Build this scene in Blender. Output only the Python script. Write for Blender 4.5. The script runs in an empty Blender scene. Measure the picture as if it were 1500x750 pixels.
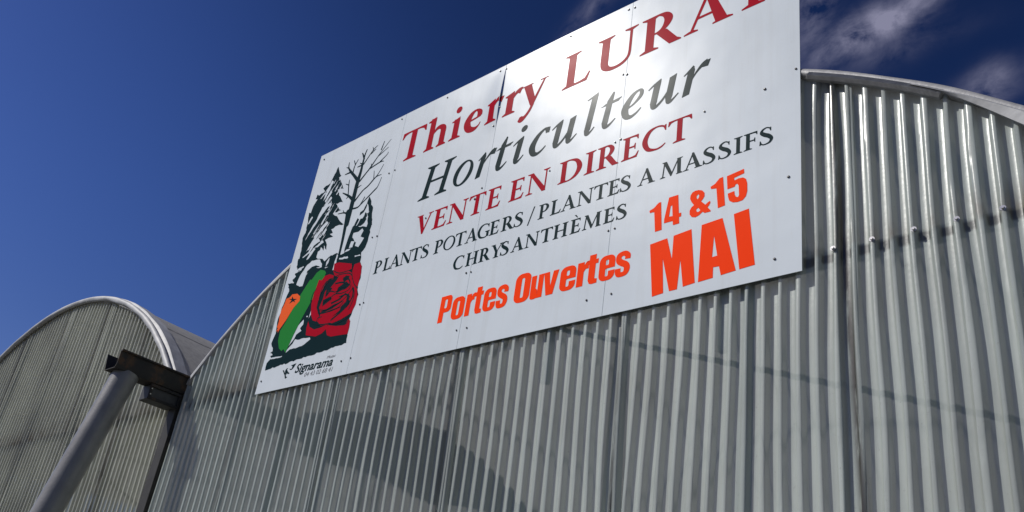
import bpy, bmesh, math, random
from mathutils import Vector, Matrix, noise
from mathutils.geometry import delaunay_2d_cdt

random.seed(7)
scene = bpy.context.scene
C = scene.collection
R = math.radians
GZ = 1.6                                   # eye height above the ground

# ------------------------------------------------------------------ camera
cam_d = bpy.data.cameras.new('camera'); cam = bpy.data.objects.new('camera', cam_d); C.objects.link(cam)
RX = ((0.7645373618955434, -0.1696159047913954, -0.6218625789574406),
      (0.6305731436011723, 0.3968351579170475, 0.6670077720760734),
      (0.13364180795970232, -0.9020822037279908, 0.4103505390303683))
m = Matrix([[r[0], -r[1], -r[2]] for r in RX]).to_4x4()
m.translation = (0, 0, GZ)
cam.matrix_world = m
cam_d.sensor_width = 36.0
cam_d.lens = 1228.21 / 1500 * 36
cam_d.shift_y = 125 / 1500
cam_d.clip_start = 0.05; cam_d.clip_end = 3000
scene.camera = cam

# ------------------------------------------------------------------ light and sky
SUN = Vector((-0.87, -1.0, 1.26)).normalized()
sd = bpy.data.lights.new('sun', 'SUN'); sd.energy = 3.7; sd.angle = R(0.55); sd.color = (1.0, 0.965, 0.91)
so = bpy.data.objects.new('sun', sd); C.objects.link(so)
so.rotation_euler = SUN.to_track_quat('Z', 'Y').to_euler(); so.location = (-10, -12, 16)

w = bpy.data.worlds.new('World'); scene.world = w; w.use_nodes = True
wt = w.node_tree; wt.nodes.clear()
def wn(t, **k):
    n = wt.nodes.new(t)
    for a, b in k.items(): setattr(n, a, b)
    return n
def wl(a, b): wt.links.new(a, b)
sky = wn('ShaderNodeTexSky', sky_type='NISHITA', sun_disc=False)
sky.sun_elevation = math.asin(SUN.z); sky.sun_rotation = math.atan2(SUN.x, SUN.y)
sky.altitude = 600; sky.air_density = 1.0; sky.dust_density = 0.6; sky.ozone_density = 2.2
bg = wn('ShaderNodeBackground'); SKY = 0.085; bg.inputs[1].default_value = SKY
wo = wn('ShaderNodeOutputWorld')
# a deep clear blue: the Nishita colour with more saturation
hsv = wn('ShaderNodeHueSaturation'); hsv.inputs['Saturation'].default_value = 1.22; hsv.inputs['Value'].default_value = 1.0
hsv.inputs['Saturation'].default_value = 1.22
def vm(op, a, b):
    n = wn('ShaderNodeVectorMath', operation=op); wl(a, n.inputs[0]); n.inputs[1].default_value = b; return n.outputs[0]
wl(sky.outputs[0], hsv.inputs['Color'])
def lighten(col):
    t = wn('ShaderNodeTexCoord'); s_ = wn('ShaderNodeSeparateXYZ'); wl(t.outputs['Generated'], s_.inputs[0])
    a_ = wn('ShaderNodeMapRange', interpolation_type='SMOOTHSTEP'); wl(s_.outputs[0], a_.inputs[0])
    for k_, v_ in (('From Min', -.50), ('From Max', -.82), ('To Min', 0.0), ('To Max', 1.0)): a_.inputs[k_].default_value = v_
    b_ = wn('ShaderNodeMapRange', interpolation_type='SMOOTHSTEP'); wl(s_.outputs[2], b_.inputs[0])
    for k_, v_ in (('From Min', .18), ('From Max', .5), ('To Min', 0.10), ('To Max', .48)): b_.inputs[k_].default_value = v_
    f_ = wn('ShaderNodeMath', operation='MULTIPLY_ADD'); wl(a_.outputs[0], f_.inputs[0]); wl(b_.outputs[0], f_.inputs[1]); f_.inputs[2].default_value = 1.0
    m_ = wn('ShaderNodeVectorMath', operation='SCALE'); wl(col, m_.inputs[0]); wl(f_.outputs[0], m_.inputs['Scale']); return m_.outputs[0]
k1 = vm('MULTIPLY', hsv.outputs[0], (SKY,)*3)
gm = wn('ShaderNodeGamma'); gm.inputs[1].default_value = 1.8; wl(k1, gm.inputs[0])     # the deep contrast of a polarised blue sky
k2 = vm('MULTIPLY', gm.outputs[0], (3.3/SKY, 1.60/SKY, 1.36/SKY)); k2 = lighten(k2); skyc = vm('MINIMUM', k2, (.34/SKY, .40/SKY, .55/SKY))
tc = wn('ShaderNodeTexCoord'); sep = wn('ShaderNodeSeparateXYZ'); wl(tc.outputs['Generated'], sep.inputs[0])
def wmath(op, a, b=None, c=None):
    n = wn('ShaderNodeMath', operation=op)
    for i, v in enumerate((a, b, c)):
        if v is None: continue
        if isinstance(v, (int, float)): n.inputs[i].default_value = v
        else: wl(v, n.inputs[i])
    return n.outputs[0]
ydir = wmath('MAXIMUM', sep.outputs[1], 0.02)
u = wmath('DIVIDE', sep.outputs[0], ydir); v = wmath('DIVIDE', sep.outputs[2], ydir)
comb = wn('ShaderNodeCombineXYZ'); wl(u, comb.inputs[0]); wl(v, comb.inputs[1])
nz = wn('ShaderNodeTexNoise'); nz.inputs['Scale'].default_value = 13.0; nz.inputs['Detail'].default_value = 7; nz.inputs['Roughness'].default_value = 0.62; nz.inputs['Distortion'].default_value = 0.3
wl(comb.outputs[0], nz.inputs['Vector'])
nzb = wn('ShaderNodeTexNoise'); nzb.inputs['Scale'].default_value = 5.0; nzb.inputs['Detail'].default_value = 2
wl(comb.outputs[0], nzb.inputs['Vector'])
warp = wmath('MULTIPLY', wmath('SUBTRACT', nzb.outputs[0], 0.5), 0.10)
total = None
for (cu, cv, a, ru, rv, amp) in [(-.322, 1.005, 5, .048, .034, 1.3), (-.275, 1.020, 12, .055, .034, 1.3), (-.215, 1.042, 28, .050, .024, 1.2), (-.385, 1.10, 80, .07, .028, .75), (-.375, 1.03, 0, .03, .03, .35),
                                 (-.150, .838, 5, .030, .022, .95), (-.120, .845, 0, .05, .02, .25), (-.845, 1.375, 35, .07, .03, .40), (-.30, .96, 0, .09, .03, .3)]:
    ca, sa = math.cos(R(a)), math.sin(R(a))
    du = wmath('ADD', wmath('SUBTRACT', u, cu), warp); dv = wmath('ADD', wmath('SUBTRACT', v, cv), warp)
    p = wmath('MULTIPLY', wmath('ADD', wmath('MULTIPLY', du, ca), wmath('MULTIPLY', dv, sa)), 1 / ru)
    q = wmath('MULTIPLY', wmath('SUBTRACT', wmath('MULTIPLY', dv, ca), wmath('MULTIPLY', du, sa)), 1 / rv)
    r2 = wmath('ADD', wmath('MULTIPLY', p, p), wmath('MULTIPLY', q, q))
    g = wmath('MULTIPLY', wmath('EXPONENT', wmath('MULTIPLY', r2, -0.8)), amp)
    total = g if total is None else wmath('MAXIMUM', total, g)
dens = wmath('MULTIPLY', total, wmath('MULTIPLY_ADD', nz.outputs[0], 3.1, -0.98))
dens = wmath('MINIMUM', wmath('MAXIMUM', wmath('MULTIPLY', dens, 0.95), 0.0), 0.92)
mix = wn('ShaderNodeMix', data_type='RGBA'); wl(dens, mix.inputs['Factor']); wl(skyc, mix.inputs['A'])
mix.inputs['B'].default_value = (3.0, 3.0, 4.3, 1)
wl(mix.outputs['Result'], bg.inputs[0]); wl(bg.outputs[0], wo.inputs[0])

scene.view_settings.view_transform = 'Standard'; scene.view_settings.look = 'None'
scene.view_settings.exposure = 0.0; scene.view_settings.gamma = 1.0; scene.view_settings.use_curve_mapping = False
scene.cycles.max_bounces = 8; scene.cycles.transparent_max_bounces = 16; scene.cycles.transmission_bounces = 6
scene.cycles.sample_clamp_indirect = 4.0

# ------------------------------------------------------------------ object helpers
def tag(o, label=None, cat=None, group=None, kind=None):
    if label: o['label'] = label
    if cat: o['category'] = cat
    if group: o['group'] = group
    if kind: o['kind'] = kind
    return o
def empty(name, loc, label, cat, group=None):
    o = bpy.data.objects.new(name, None); C.objects.link(o); o.location = loc
    o.empty_display_size = 0.3
    return tag(o, label, cat, group)
def obj(name, bm, mat, parent=None, smooth=None):
    me = bpy.data.meshes.new(name)
    if smooth is not None:
        for f in bm.faces: f.smooth = True
    bm.to_mesh(me); bm.free()
    if smooth is not None and smooth < 180:
        me.set_sharp_from_angle(angle=R(smooth))
    me.materials.append(mat)
    o = bpy.data.objects.new(name, me); C.objects.link(o)
    if parent is not None:
        o.parent = parent
        top = parent
        off = Vector((0, 0, 0))
        while top is not None:
            off += top.location; top = top.parent
        me.transform(Matrix.Translation(-off))
    return o
def box(bm, x0, x1, y0, y1, z0, z1, bev=0.0):
    r = bmesh.ops.create_cube(bm, size=1.0)
    bmesh.ops.scale(bm, vec=(x1-x0, y1-y0, z1-z0), verts=r['verts'])
    bmesh.ops.translate(bm, vec=((x0+x1)/2, (y0+y1)/2, (z0+z1)/2), verts=r['verts'])
    if bev:
        es = list({e for v_ in r['verts'] for e in v_.link_edges})
        bmesh.ops.bevel(bm, geom=es, offset=bev, segments=2, affect='EDGES', profile=0.5)
def tube(bm, pts, rad, seg=12, caps=True, radii=None):
    pts = [Vector(p) for p in pts]; rings = []
    up = None
    for i, p in enumerate(pts):
        d = (pts[min(i+1, len(pts)-1)] - pts[max(i-1, 0)]).normalized()
        if up is None:
            up = Vector((0, 0, 1)) if abs(d.z) < .9 else Vector((1, 0, 0))
        a = d.cross(up).normalized(); b = a.cross(d).normalized(); up = b
        rr = radii[i] if radii else rad
        rings.append([bm.verts.new(p + (a*math.cos(2*math.pi*k/seg) + b*math.sin(2*math.pi*k/seg))*rr) for k in range(seg)])
    for i in range(len(rings)-1):
        for k in range(seg):
            bm.faces.new((rings[i][k], rings[i][(k+1) % seg], rings[i+1][(k+1) % seg], rings[i+1][k]))
    if caps:
        bm.faces.new(rings[0][::-1]); bm.faces.new(rings[-1])
def fixn(bm): bmesh.ops.recalc_face_normals(bm, faces=bm.faces[:])

# ------------------------------------------------------------------ materials
def mat(name):
    m_ = bpy.data.materials.new(name); m_.use_nodes = True
    nt = m_.node_tree; b = nt.nodes['Principled BSDF']; o = nt.nodes['Material Output']
    return m_, nt, b, o
def N(nt, t, **k):
    n = nt.nodes.new(t)
    for a, b in k.items(): setattr(n, a, b)
    return n
def noise_tex(nt, scale, detail=4, rough=0.55, vscale=(1, 1, 1)):
    g = N(nt, 'ShaderNodeNewGeometry'); mp = N(nt, 'ShaderNodeMapping'); mp.inputs['Scale'].default_value = vscale
    n = N(nt, 'ShaderNodeTexNoise'); n.inputs['Scale'].default_value = scale; n.inputs['Detail'].default_value = detail; n.inputs['Roughness'].default_value = rough
    nt.links.new(g.outputs['Position'], mp.inputs[0]); nt.links.new(mp.outputs[0], n.inputs['Vector'])
    return n.outputs[0]
def ramp(nt, fac, stops):
    r = N(nt, 'ShaderNodeValToRGB'); e = r.color_ramp.elements
    e[0].position, e[0].color = stops[0][0], (*stops[0][1], 1); e[1].position, e[1].color = stops[-1][0], (*stops[-1][1], 1)
    for p, c in stops[1:-1]:
        x = e.new(p); x.color = (*c, 1)
    nt.links.new(fac, r.inputs[0]); return r.outputs[0]
def mixc(nt, fac, a, b, mode='MIX'):
    x = N(nt, 'ShaderNodeMix', data_type='RGBA', blend_type=mode)
    for k, v_ in (('Factor', fac), ('A', a), ('B', b)):
        if hasattr(v_, 'links'): nt.links.new(v_, x.inputs[k])
        elif k == 'Factor': x.inputs[k].default_value = v_
        else: x.inputs[k].default_value = (*v_, 1)
    return x.outputs['Result']
def bump(nt, b, h, strength, dist=0.01):
    n = N(nt, 'ShaderNodeBump'); n.inputs['Strength'].default_value = strength; n.inputs['Distance'].default_value = dist
    nt.links.new(h, n.inputs['Height']); nt.links.new(n.outputs[0], b.inputs['Normal'])

def paint(name, col, rough, vary=0.06, scale=9, metal=0.0, bumpy=0.0, spec=0.5, bscale=60):
    m_, nt, b, o = mat(name)
    n = noise_tex(nt, scale, 5)
    c = ramp(nt, n, [(0.3, tuple(x*(1-vary) for x in col)), (0.7, tuple(min(1, x*(1+vary)) for x in col))])
    nt.links.new(c, b.inputs['Base Color']); b.inputs['Roughness'].default_value = rough; b.inputs['Metallic'].default_value = metal
    b.inputs['Specular IOR Level'].default_value = spec
    if bumpy: bump(nt, b, noise_tex(nt, bscale, 3), bumpy, 0.004)
    return m_

def sign_mat(name, col, rough=0.285, spec=0.05):
    m_, nt, b, o = mat(name)
    n = noise_tex(nt, 2.2, 6, 0.6); n2 = noise_tex(nt, 38, 4, 0.6)
    c = ramp(nt, n, [(0.25, tuple(x*0.95 for x in col)), (0.75, tuple(min(1, x*1.03) for x in col))])
    c = mixc(nt, ramp(nt, n2, [(0.60, (0, 0, 0)), (0.78, (0.22, 0.22, 0.22))]), c, (0.55, 0.54, 0.50) if col[1] > .5 else tuple(x*1.25+.01 for x in col))
    st_ = noise_tex(nt, 1.0, 5, 0.65, (16, 16, 0.7))
    c = mixc(nt, ramp(nt, st_, [(0.50, (0, 0, 0)), (0.74, (0.16, 0.16, 0.16))]), c, (0.40, 0.39, 0.35) if col[1] > .5 else col)
    nt.links.new(c, b.inputs['Base Color'])
    rr = N(nt, 'ShaderNodeMapRange'); rr.inputs['To Min'].default_value = rough-0.03; rr.inputs['To Max'].default_value = rough+0.04
    nt.links.new(noise_tex(nt, 5, 5), rr.inputs[0]); nt.links.new(rr.outputs[0], b.inputs['Roughness'])
    b.inputs['Specular IOR Level'].default_value = spec
    bump(nt, b, noise_tex(nt, 2.4, 2, 0.5), 0.35, 0.012)
    return m_

M = {}
M['panel'] = sign_mat('sign_panel_white', (0.62, 0.675, 0.72), spec=0.06)
M['red'] = sign_mat('sign_red_vinyl', (0.38, 0.008, 0.022), spec=0.006)
M['teal'] = sign_mat('sign_dark_green_vinyl', (0.008, 0.024, 0.028), 0.24, 0.018)
M['orange'] = sign_mat('sign_orange_vinyl', (1.0, 0.060, 0.011), spec=0.006)
M['carrot'] = sign_mat('sign_carrot_vinyl', (0.85, 0.12, 0.02))
M['green'] = sign_mat('sign_green_vinyl', (0.018, 0.21, 0.030))
M['grey_ink'] = sign_mat('sign_grey_print', (0.22, 0.23, 0.24))
M['seam'] = paint('sign_back_aluminium', (0.35, 0.35, 0.36), 0.45, metal=0.6)
M['screw'] = paint('stainless_screw', (0.10, 0.10, 0.10), 0.35, metal=0.5)
M['bright_screw'] = paint('zinc_screw', (0.55, 0.54, 0.52), 0.3, metal=0.9)
M['washer'] = paint('rubber_washer', (0.03, 0.03, 0.03), 0.6)

def poly_mat(name, tint, trans, see, dirt=0.5, rough=0.33):
    m_, nt, b, o = mat(name)
    streak = noise_tex(nt, 1.0, 5, 0.6, (26, 26, 0.55)); blot = noise_tex(nt, 1.1, 5, 0.6); fine = noise_tex(nt, 70, 4, 0.65)
    c = ramp(nt, streak, [(0.30, tuple(x*0.80 for x in tint)), (0.52, tint), (0.75, tuple(min(1, x*1.12) for x in tint))])
    c = mixc(nt, ramp(nt, blot, [(0.42, (0, 0, 0)), (0.72, (dirt*.55,)*3)]), c, (0.20, 0.19, 0.155))
    c = mixc(nt, ramp(nt, fine, [(0.62, (0, 0, 0)), (0.74, (dirt*.5,)*3)]), c, (0.10, 0.095, 0.075))
    # brown water stains just above the rail
    gp = N(nt, 'ShaderNodeNewGeometry'); sx = N(nt, 'ShaderNodeSeparateXYZ'); nt.links.new(gp.outputs['Position'], sx.inputs[0])
    st = ramp(nt, sx.outputs[2], [(0.0, (0, 0, 0)), (0.0, (0, 0, 0)), (1.0, (0, 0, 0))]); sr = st.node
    mr0 = N(nt, 'ShaderNodeMapRange'); mr0.inputs['From Min'].default_value = 3.52; mr0.inputs['From Max'].default_value = 3.72; nt.links.new(sx.outputs[2], mr0.inputs[0]); nt.links.new(mr0.outputs[0], sr.inputs[0])
    el = sr.color_ramp.elements; el[0].position = 0.0; el[1].position = 0.2; el[1].color = (1, 1, 1, 1); el[2].position = .95
    mm = N(nt, 'ShaderNodeMath', operation='MULTIPLY'); nt.links.new(st, mm.inputs[0]); nt.links.new(ramp(nt, noise_tex(nt, 7, 4, .65, (1, 1, .35)), [(.38, (0, 0, 0)), (.68, (1, 1, 1))]), mm.inputs[1])
    c = mixc(nt, mm.outputs[0], c, (0.20, 0.165, 0.11))
    # dark band painted in the valleys where the rail blocks light from inside
    def ss(sock, a0, a1, inv=False):
        q_ = N(nt, 'ShaderNodeMapRange'); q_.interpolation_type = 'SMOOTHSTEP'; q_.inputs['From Min'].default_value = a0; q_.inputs['From Max'].default_value = a1
        if inv: q_.inputs['To Min'].default_value = 1; q_.inputs['To Max'].default_value = 0
        nt.links.new(sock, q_.inputs[0]); return q_.outputs[0]
    def mul(a_, b_):
        q_ = N(nt, 'ShaderNodeMath', operation='MULTIPLY')
        for i_, v_ in enumerate((a_, b_)):
            if isinstance(v_, float): q_.inputs[i_].default_value = v_
            else: nt.links.new(v_, q_.inputs[i_])
        return q_.outputs[0]
    # grime running down the joints between sheets
    gx = N(nt, 'ShaderNodeMath', operation='MULTIPLY_ADD'); nt.links.new(sx.outputs[2], gx.inputs[0]); gx.inputs[1].default_value = 0.04; nt.links.new(sx.outputs[0], gx.inputs[2])
    gn = noise_tex(nt, 5, 5, .65, (6, 6, .9)); grime = None
    for xs_, wd_, am_ in ((-5.24, .02, .7), (-4.16, .025, .6), (-3.07, .026, 1.25), (-1.985, .03, .8), (-0.905, .035, 1.0), (-11.55, .03, .8), (-10.46, .03, .8), (-9.37, .03, .6), (-8.31, .03, .7), (-7.24, .03, .9), (-6.22, .03, 1.0), (-6.34, .05, 1.0)):
        dd = N(nt, 'ShaderNodeMath', operation='SUBTRACT'); nt.links.new(gx.outputs[0], dd.inputs[0]); dd.inputs[1].default_value = xs_
        ab = N(nt, 'ShaderNodeMath', operation='ABSOLUTE'); nt.links.new(dd.outputs[0], ab.inputs[0])
        v0 = mul(ss(ab.outputs[0], 0.0, wd_, True), am_)
        if grime is None: grime = v0
        else:
            q1 = N(nt, 'ShaderNodeMath', operation='MAXIMUM'); nt.links.new(grime, q1.inputs[0]); nt.links.new(v0, q1.inputs[1]); grime = q1.outputs[0]
    c = mixc(nt, mul(grime, ss(gn, .26, .52)), c, (0.040, 0.036, 0.028))
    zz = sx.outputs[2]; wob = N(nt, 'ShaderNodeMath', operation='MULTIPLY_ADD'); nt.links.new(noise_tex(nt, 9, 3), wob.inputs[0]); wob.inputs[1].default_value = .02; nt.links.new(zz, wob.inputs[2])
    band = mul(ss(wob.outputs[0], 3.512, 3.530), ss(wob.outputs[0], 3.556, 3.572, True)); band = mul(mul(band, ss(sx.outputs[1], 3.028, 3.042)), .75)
    c = mixc(nt, band, c, (0.03, 0.03, 0.028))  # the rail's shade through the sheet, mixed into the valley colour
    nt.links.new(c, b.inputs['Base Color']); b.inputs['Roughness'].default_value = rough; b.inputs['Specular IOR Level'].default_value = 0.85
    hsum = N(nt, 'ShaderNodeMath', operation='MULTIPLY_ADD'); nt.links.new(noise_tex(nt, 55, 3, .6), hsum.inputs[0]); hsum.inputs[1].default_value = .12; nt.links.new(noise_tex(nt, 9, 4, 0.5, (1, 1, .35)), hsum.inputs[2])
    bump(nt, b, hsum.outputs[0], 0.4, 0.007)
    tr = N(nt, 'ShaderNodeBsdfTranslucent'); nt.links.new(c, tr.inputs[0])
    m1 = N(nt, 'ShaderNodeMixShader'); m1.inputs[0].default_value = trans
    nt.links.new(b.outputs[0], m1.inputs[1]); nt.links.new(tr.outputs[0], m1.inputs[2])
    tp = N(nt, 'ShaderNodeBsdfRefraction'); tp.inputs[0].default_value = (0.80, 0.79, 0.75, 1); tp.inputs['Roughness'].default_value = 0.30; tp.inputs['IOR'].default_value = 1.06
    m2 = N(nt, 'ShaderNodeMixShader')
    mr = N(nt, 'ShaderNodeMapRange'); mr.inputs['To Min'].default_value = see*1.2; mr.inputs['To Max'].default_value = see*.8
    nt.links.new(blot, mr.inputs[0]); nt.links.new(mr.outputs[0], m2.inputs[0])
    nt.links.new(m1.outputs[0], m2.inputs[1]); nt.links.new(tp.outputs[0], m2.inputs[2]); nt.links.new(m2.outputs[0], o.inputs[0])
    return m_
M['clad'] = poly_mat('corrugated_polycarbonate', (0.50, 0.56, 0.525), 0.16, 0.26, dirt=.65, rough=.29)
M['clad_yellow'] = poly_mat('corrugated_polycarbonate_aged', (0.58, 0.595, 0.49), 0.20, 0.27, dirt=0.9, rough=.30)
M['film'] = poly_mat('roof_film', (0.62, 0.605, 0.57), 0.45, 0.03, dirt=0.3, rough=0.42)
M['galv'] = paint('galvanised_steel', (0.42, 0.43, 0.44), 0.38, 0.18, 14, metal=0.85, bumpy=0.2)
M['trim'] = paint('aluminium_flashing', (0.38, 0.385, 0.39), 0.6, 0.18, 10, metal=0.1, bumpy=0.35, bscale=30)
M['tape'] = paint('silver_foil_tape', (0.36, 0.36, 0.36), 0.55, 0.14, 25, metal=0.2, bumpy=0.5, bscale=45)
M['rail'] = paint('weathered_rail', (0.035, 0.033, 0.03), 0.6, 0.25, 12, metal=0.3)
M['net'] = paint('added_dark_drape_cloth', (0.075, 0.08, 0.082), 0.8, 0.3, 20)  # for the dark drapes added behind the gable
M['pipe'] = paint('grey_painted_pipe', (0.20, 0.198, 0.194), 0.36, 0.18, 7, metal=0.0, bumpy=0.2, spec=.6)
M['ground'] = paint('gravel_yard', (0.10, 0.095, 0.085), 0.9, 0.3, 3, bumpy=0.5)
M['soil'] = paint('greenhouse_floor', (0.07, 0.06, 0.05), 0.9, 0.3, 4)
def rust_mat():
    m_, nt, b, o = mat('stained_gutter_steel')
    n = noise_tex(nt, 6, 5, 0.6); n2 = noise_tex(nt, 22, 4)
    c = ramp(nt, n, [(0.45, (0.022, 0.022, 0.022)), (0.56, (0.035, 0.030, 0.026)), (0.64, (0.10, 0.055, 0.028)), (0.75, (0.035, 0.032, 0.03))])
    c = mixc(nt, ramp(nt, n2, [(0.45, (0, 0, 0)), (0.7, (0.6,)*3)]), c, (0.03, 0.03, 0.03))
    nt.links.new(c, b.inputs['Base Color']); b.inputs['Roughness'].default_value = 0.7; b.inputs['Metallic'].default_value = 0.15
    bump(nt, b, n2, 0.3, 0.004); return m_
M['rust'] = rust_mat()
M['dark_steel'] = paint('dark_hopper_steel', (0.05, 0.052, 0.055), 0.55, 0.25, 15, metal=0.2)

# ------------------------------------------------------------------ ground
bm = bmesh.new()
g = 700
vs = [bm.verts.new(p) for p in ((-g, -g, 0), (g, -g, 0), (g, g, 0), (-g, g, 0))]; bm.faces.new(vs)
tag(obj('ground', bm, M['ground']), kind='structure')

# ------------------------------------------------------------------ greenhouse spans
XM, XL = -3.21, -9.585            # span centres
HALF = 3.12
def set_span(xc):
    global RAD, APEX, AM
    RAD, APEX = (4.30, GZ + 3.487) if xc == XM else (4.08, GZ + 3.575)
    AM = math.asin(HALF/RAD)
set_span(XM)
WY = 3.018                        # crest plane of the cladding
PITCH = 0.0779; DEPTH = 0.030
def zarch(dx, r=None):
    r = r or RAD
    return APEX - (RAD - math.sqrt(max(r*r - dx*dx, 0))) 
def arch_pts(xc, r, y, n=60, half=HALF, dz=0.0):
    amax = math.asin(half / RAD)
    return [Vector((xc + r*math.sin(a), y, APEX - RAD + r*math.cos(a) + dz)) for a in [(-amax + 2*amax*i/n) for i in range(n+1)]]
def cat_(pts, n):
    out = []
    for i in range(len(pts)-1):
        p0 = pts[max(i-1, 0)]; p1 = pts[i]; p2 = pts[i+1]; p3 = pts[min(i+2, len(pts)-1)]
        for k in range(n):
            t = k/n
            out.append(tuple(0.5*((2*b) + (-a+c)*t + (2*a-5*b+4*c-d)*t*t + (-a+3*b-3*c+d)*t**3) for a, b, c, d in zip(p0, p1, p2, p3)))
    out.append(tuple(pts[-1])); return out
# one period of the trapezoidal corrugation: (fraction, depth into the wall), rounded corners
PROF = [(0.00, 0.0), (0.08, -0.01), (0.15, 0.0), (0.19, 0.05), (0.23, 0.20), (0.30, 0.80), (0.34, 0.95), (0.38, 1.0), (0.58, 1.02), (0.78, 1.0), (0.83, 0.93), (0.88, 0.72), (0.94, 0.22), (0.97, 0.05)]
def sheet(x0, x1, xc, parent, material, yoff, lean, seed, phase=0.0, zbot=0.55):
    bm = bmesh.new()
    cols = []
    n0 = int(math.floor((x0 - phase)/PITCH)); x = phase + n0*PITCH
    k = 0; xs = []
    while True:
        for f, dep in PROF:
            xx = x + f*PITCH
            if x0 - 1e-6 <= xx <= x1 + 1e-6: xs.append((xx, dep))
        x += PITCH; k += 1
        if x > x1 + PITCH: break
    NR = 26
    for xx, dep in xs:
        col = []
        period = math.floor((xx - phase)/PITCH + 0.02)
        for j in range(NR+1):
            t = j/NR
            zt = zarch(xx - xc) - 0.045
            z = zbot + (zt - zbot)*t
            wv = noise.noise(Vector((xx*2.2 + seed, z*1.1, seed*3.1)))
            wv2 = noise.noise(Vector((period*0.83 + seed, z*1.5, 5.7)))
            wx = 0.014*wv + 0.0080*wv2 + lean*(z - 3.4)
            wy = 0.006*noise.noise(Vector((xx*1.3, z*0.9, seed))) 
            d_ = dep*(1 + 0.12*noise.noise(Vector((period*3.7, z*1.5, seed))))
            col.append(bm.verts.new((xx + wx, WY + yoff + d_*DEPTH + wy, z)))
        cols.append(col)
    for a, b in zip(cols, cols[1:]):
        for j in range(NR):
            bm.faces.new((a[j], b[j], b[j+1], a[j+1]))
    return obj('cladding_sheet', bm, material, parent, smooth=55)

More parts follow.
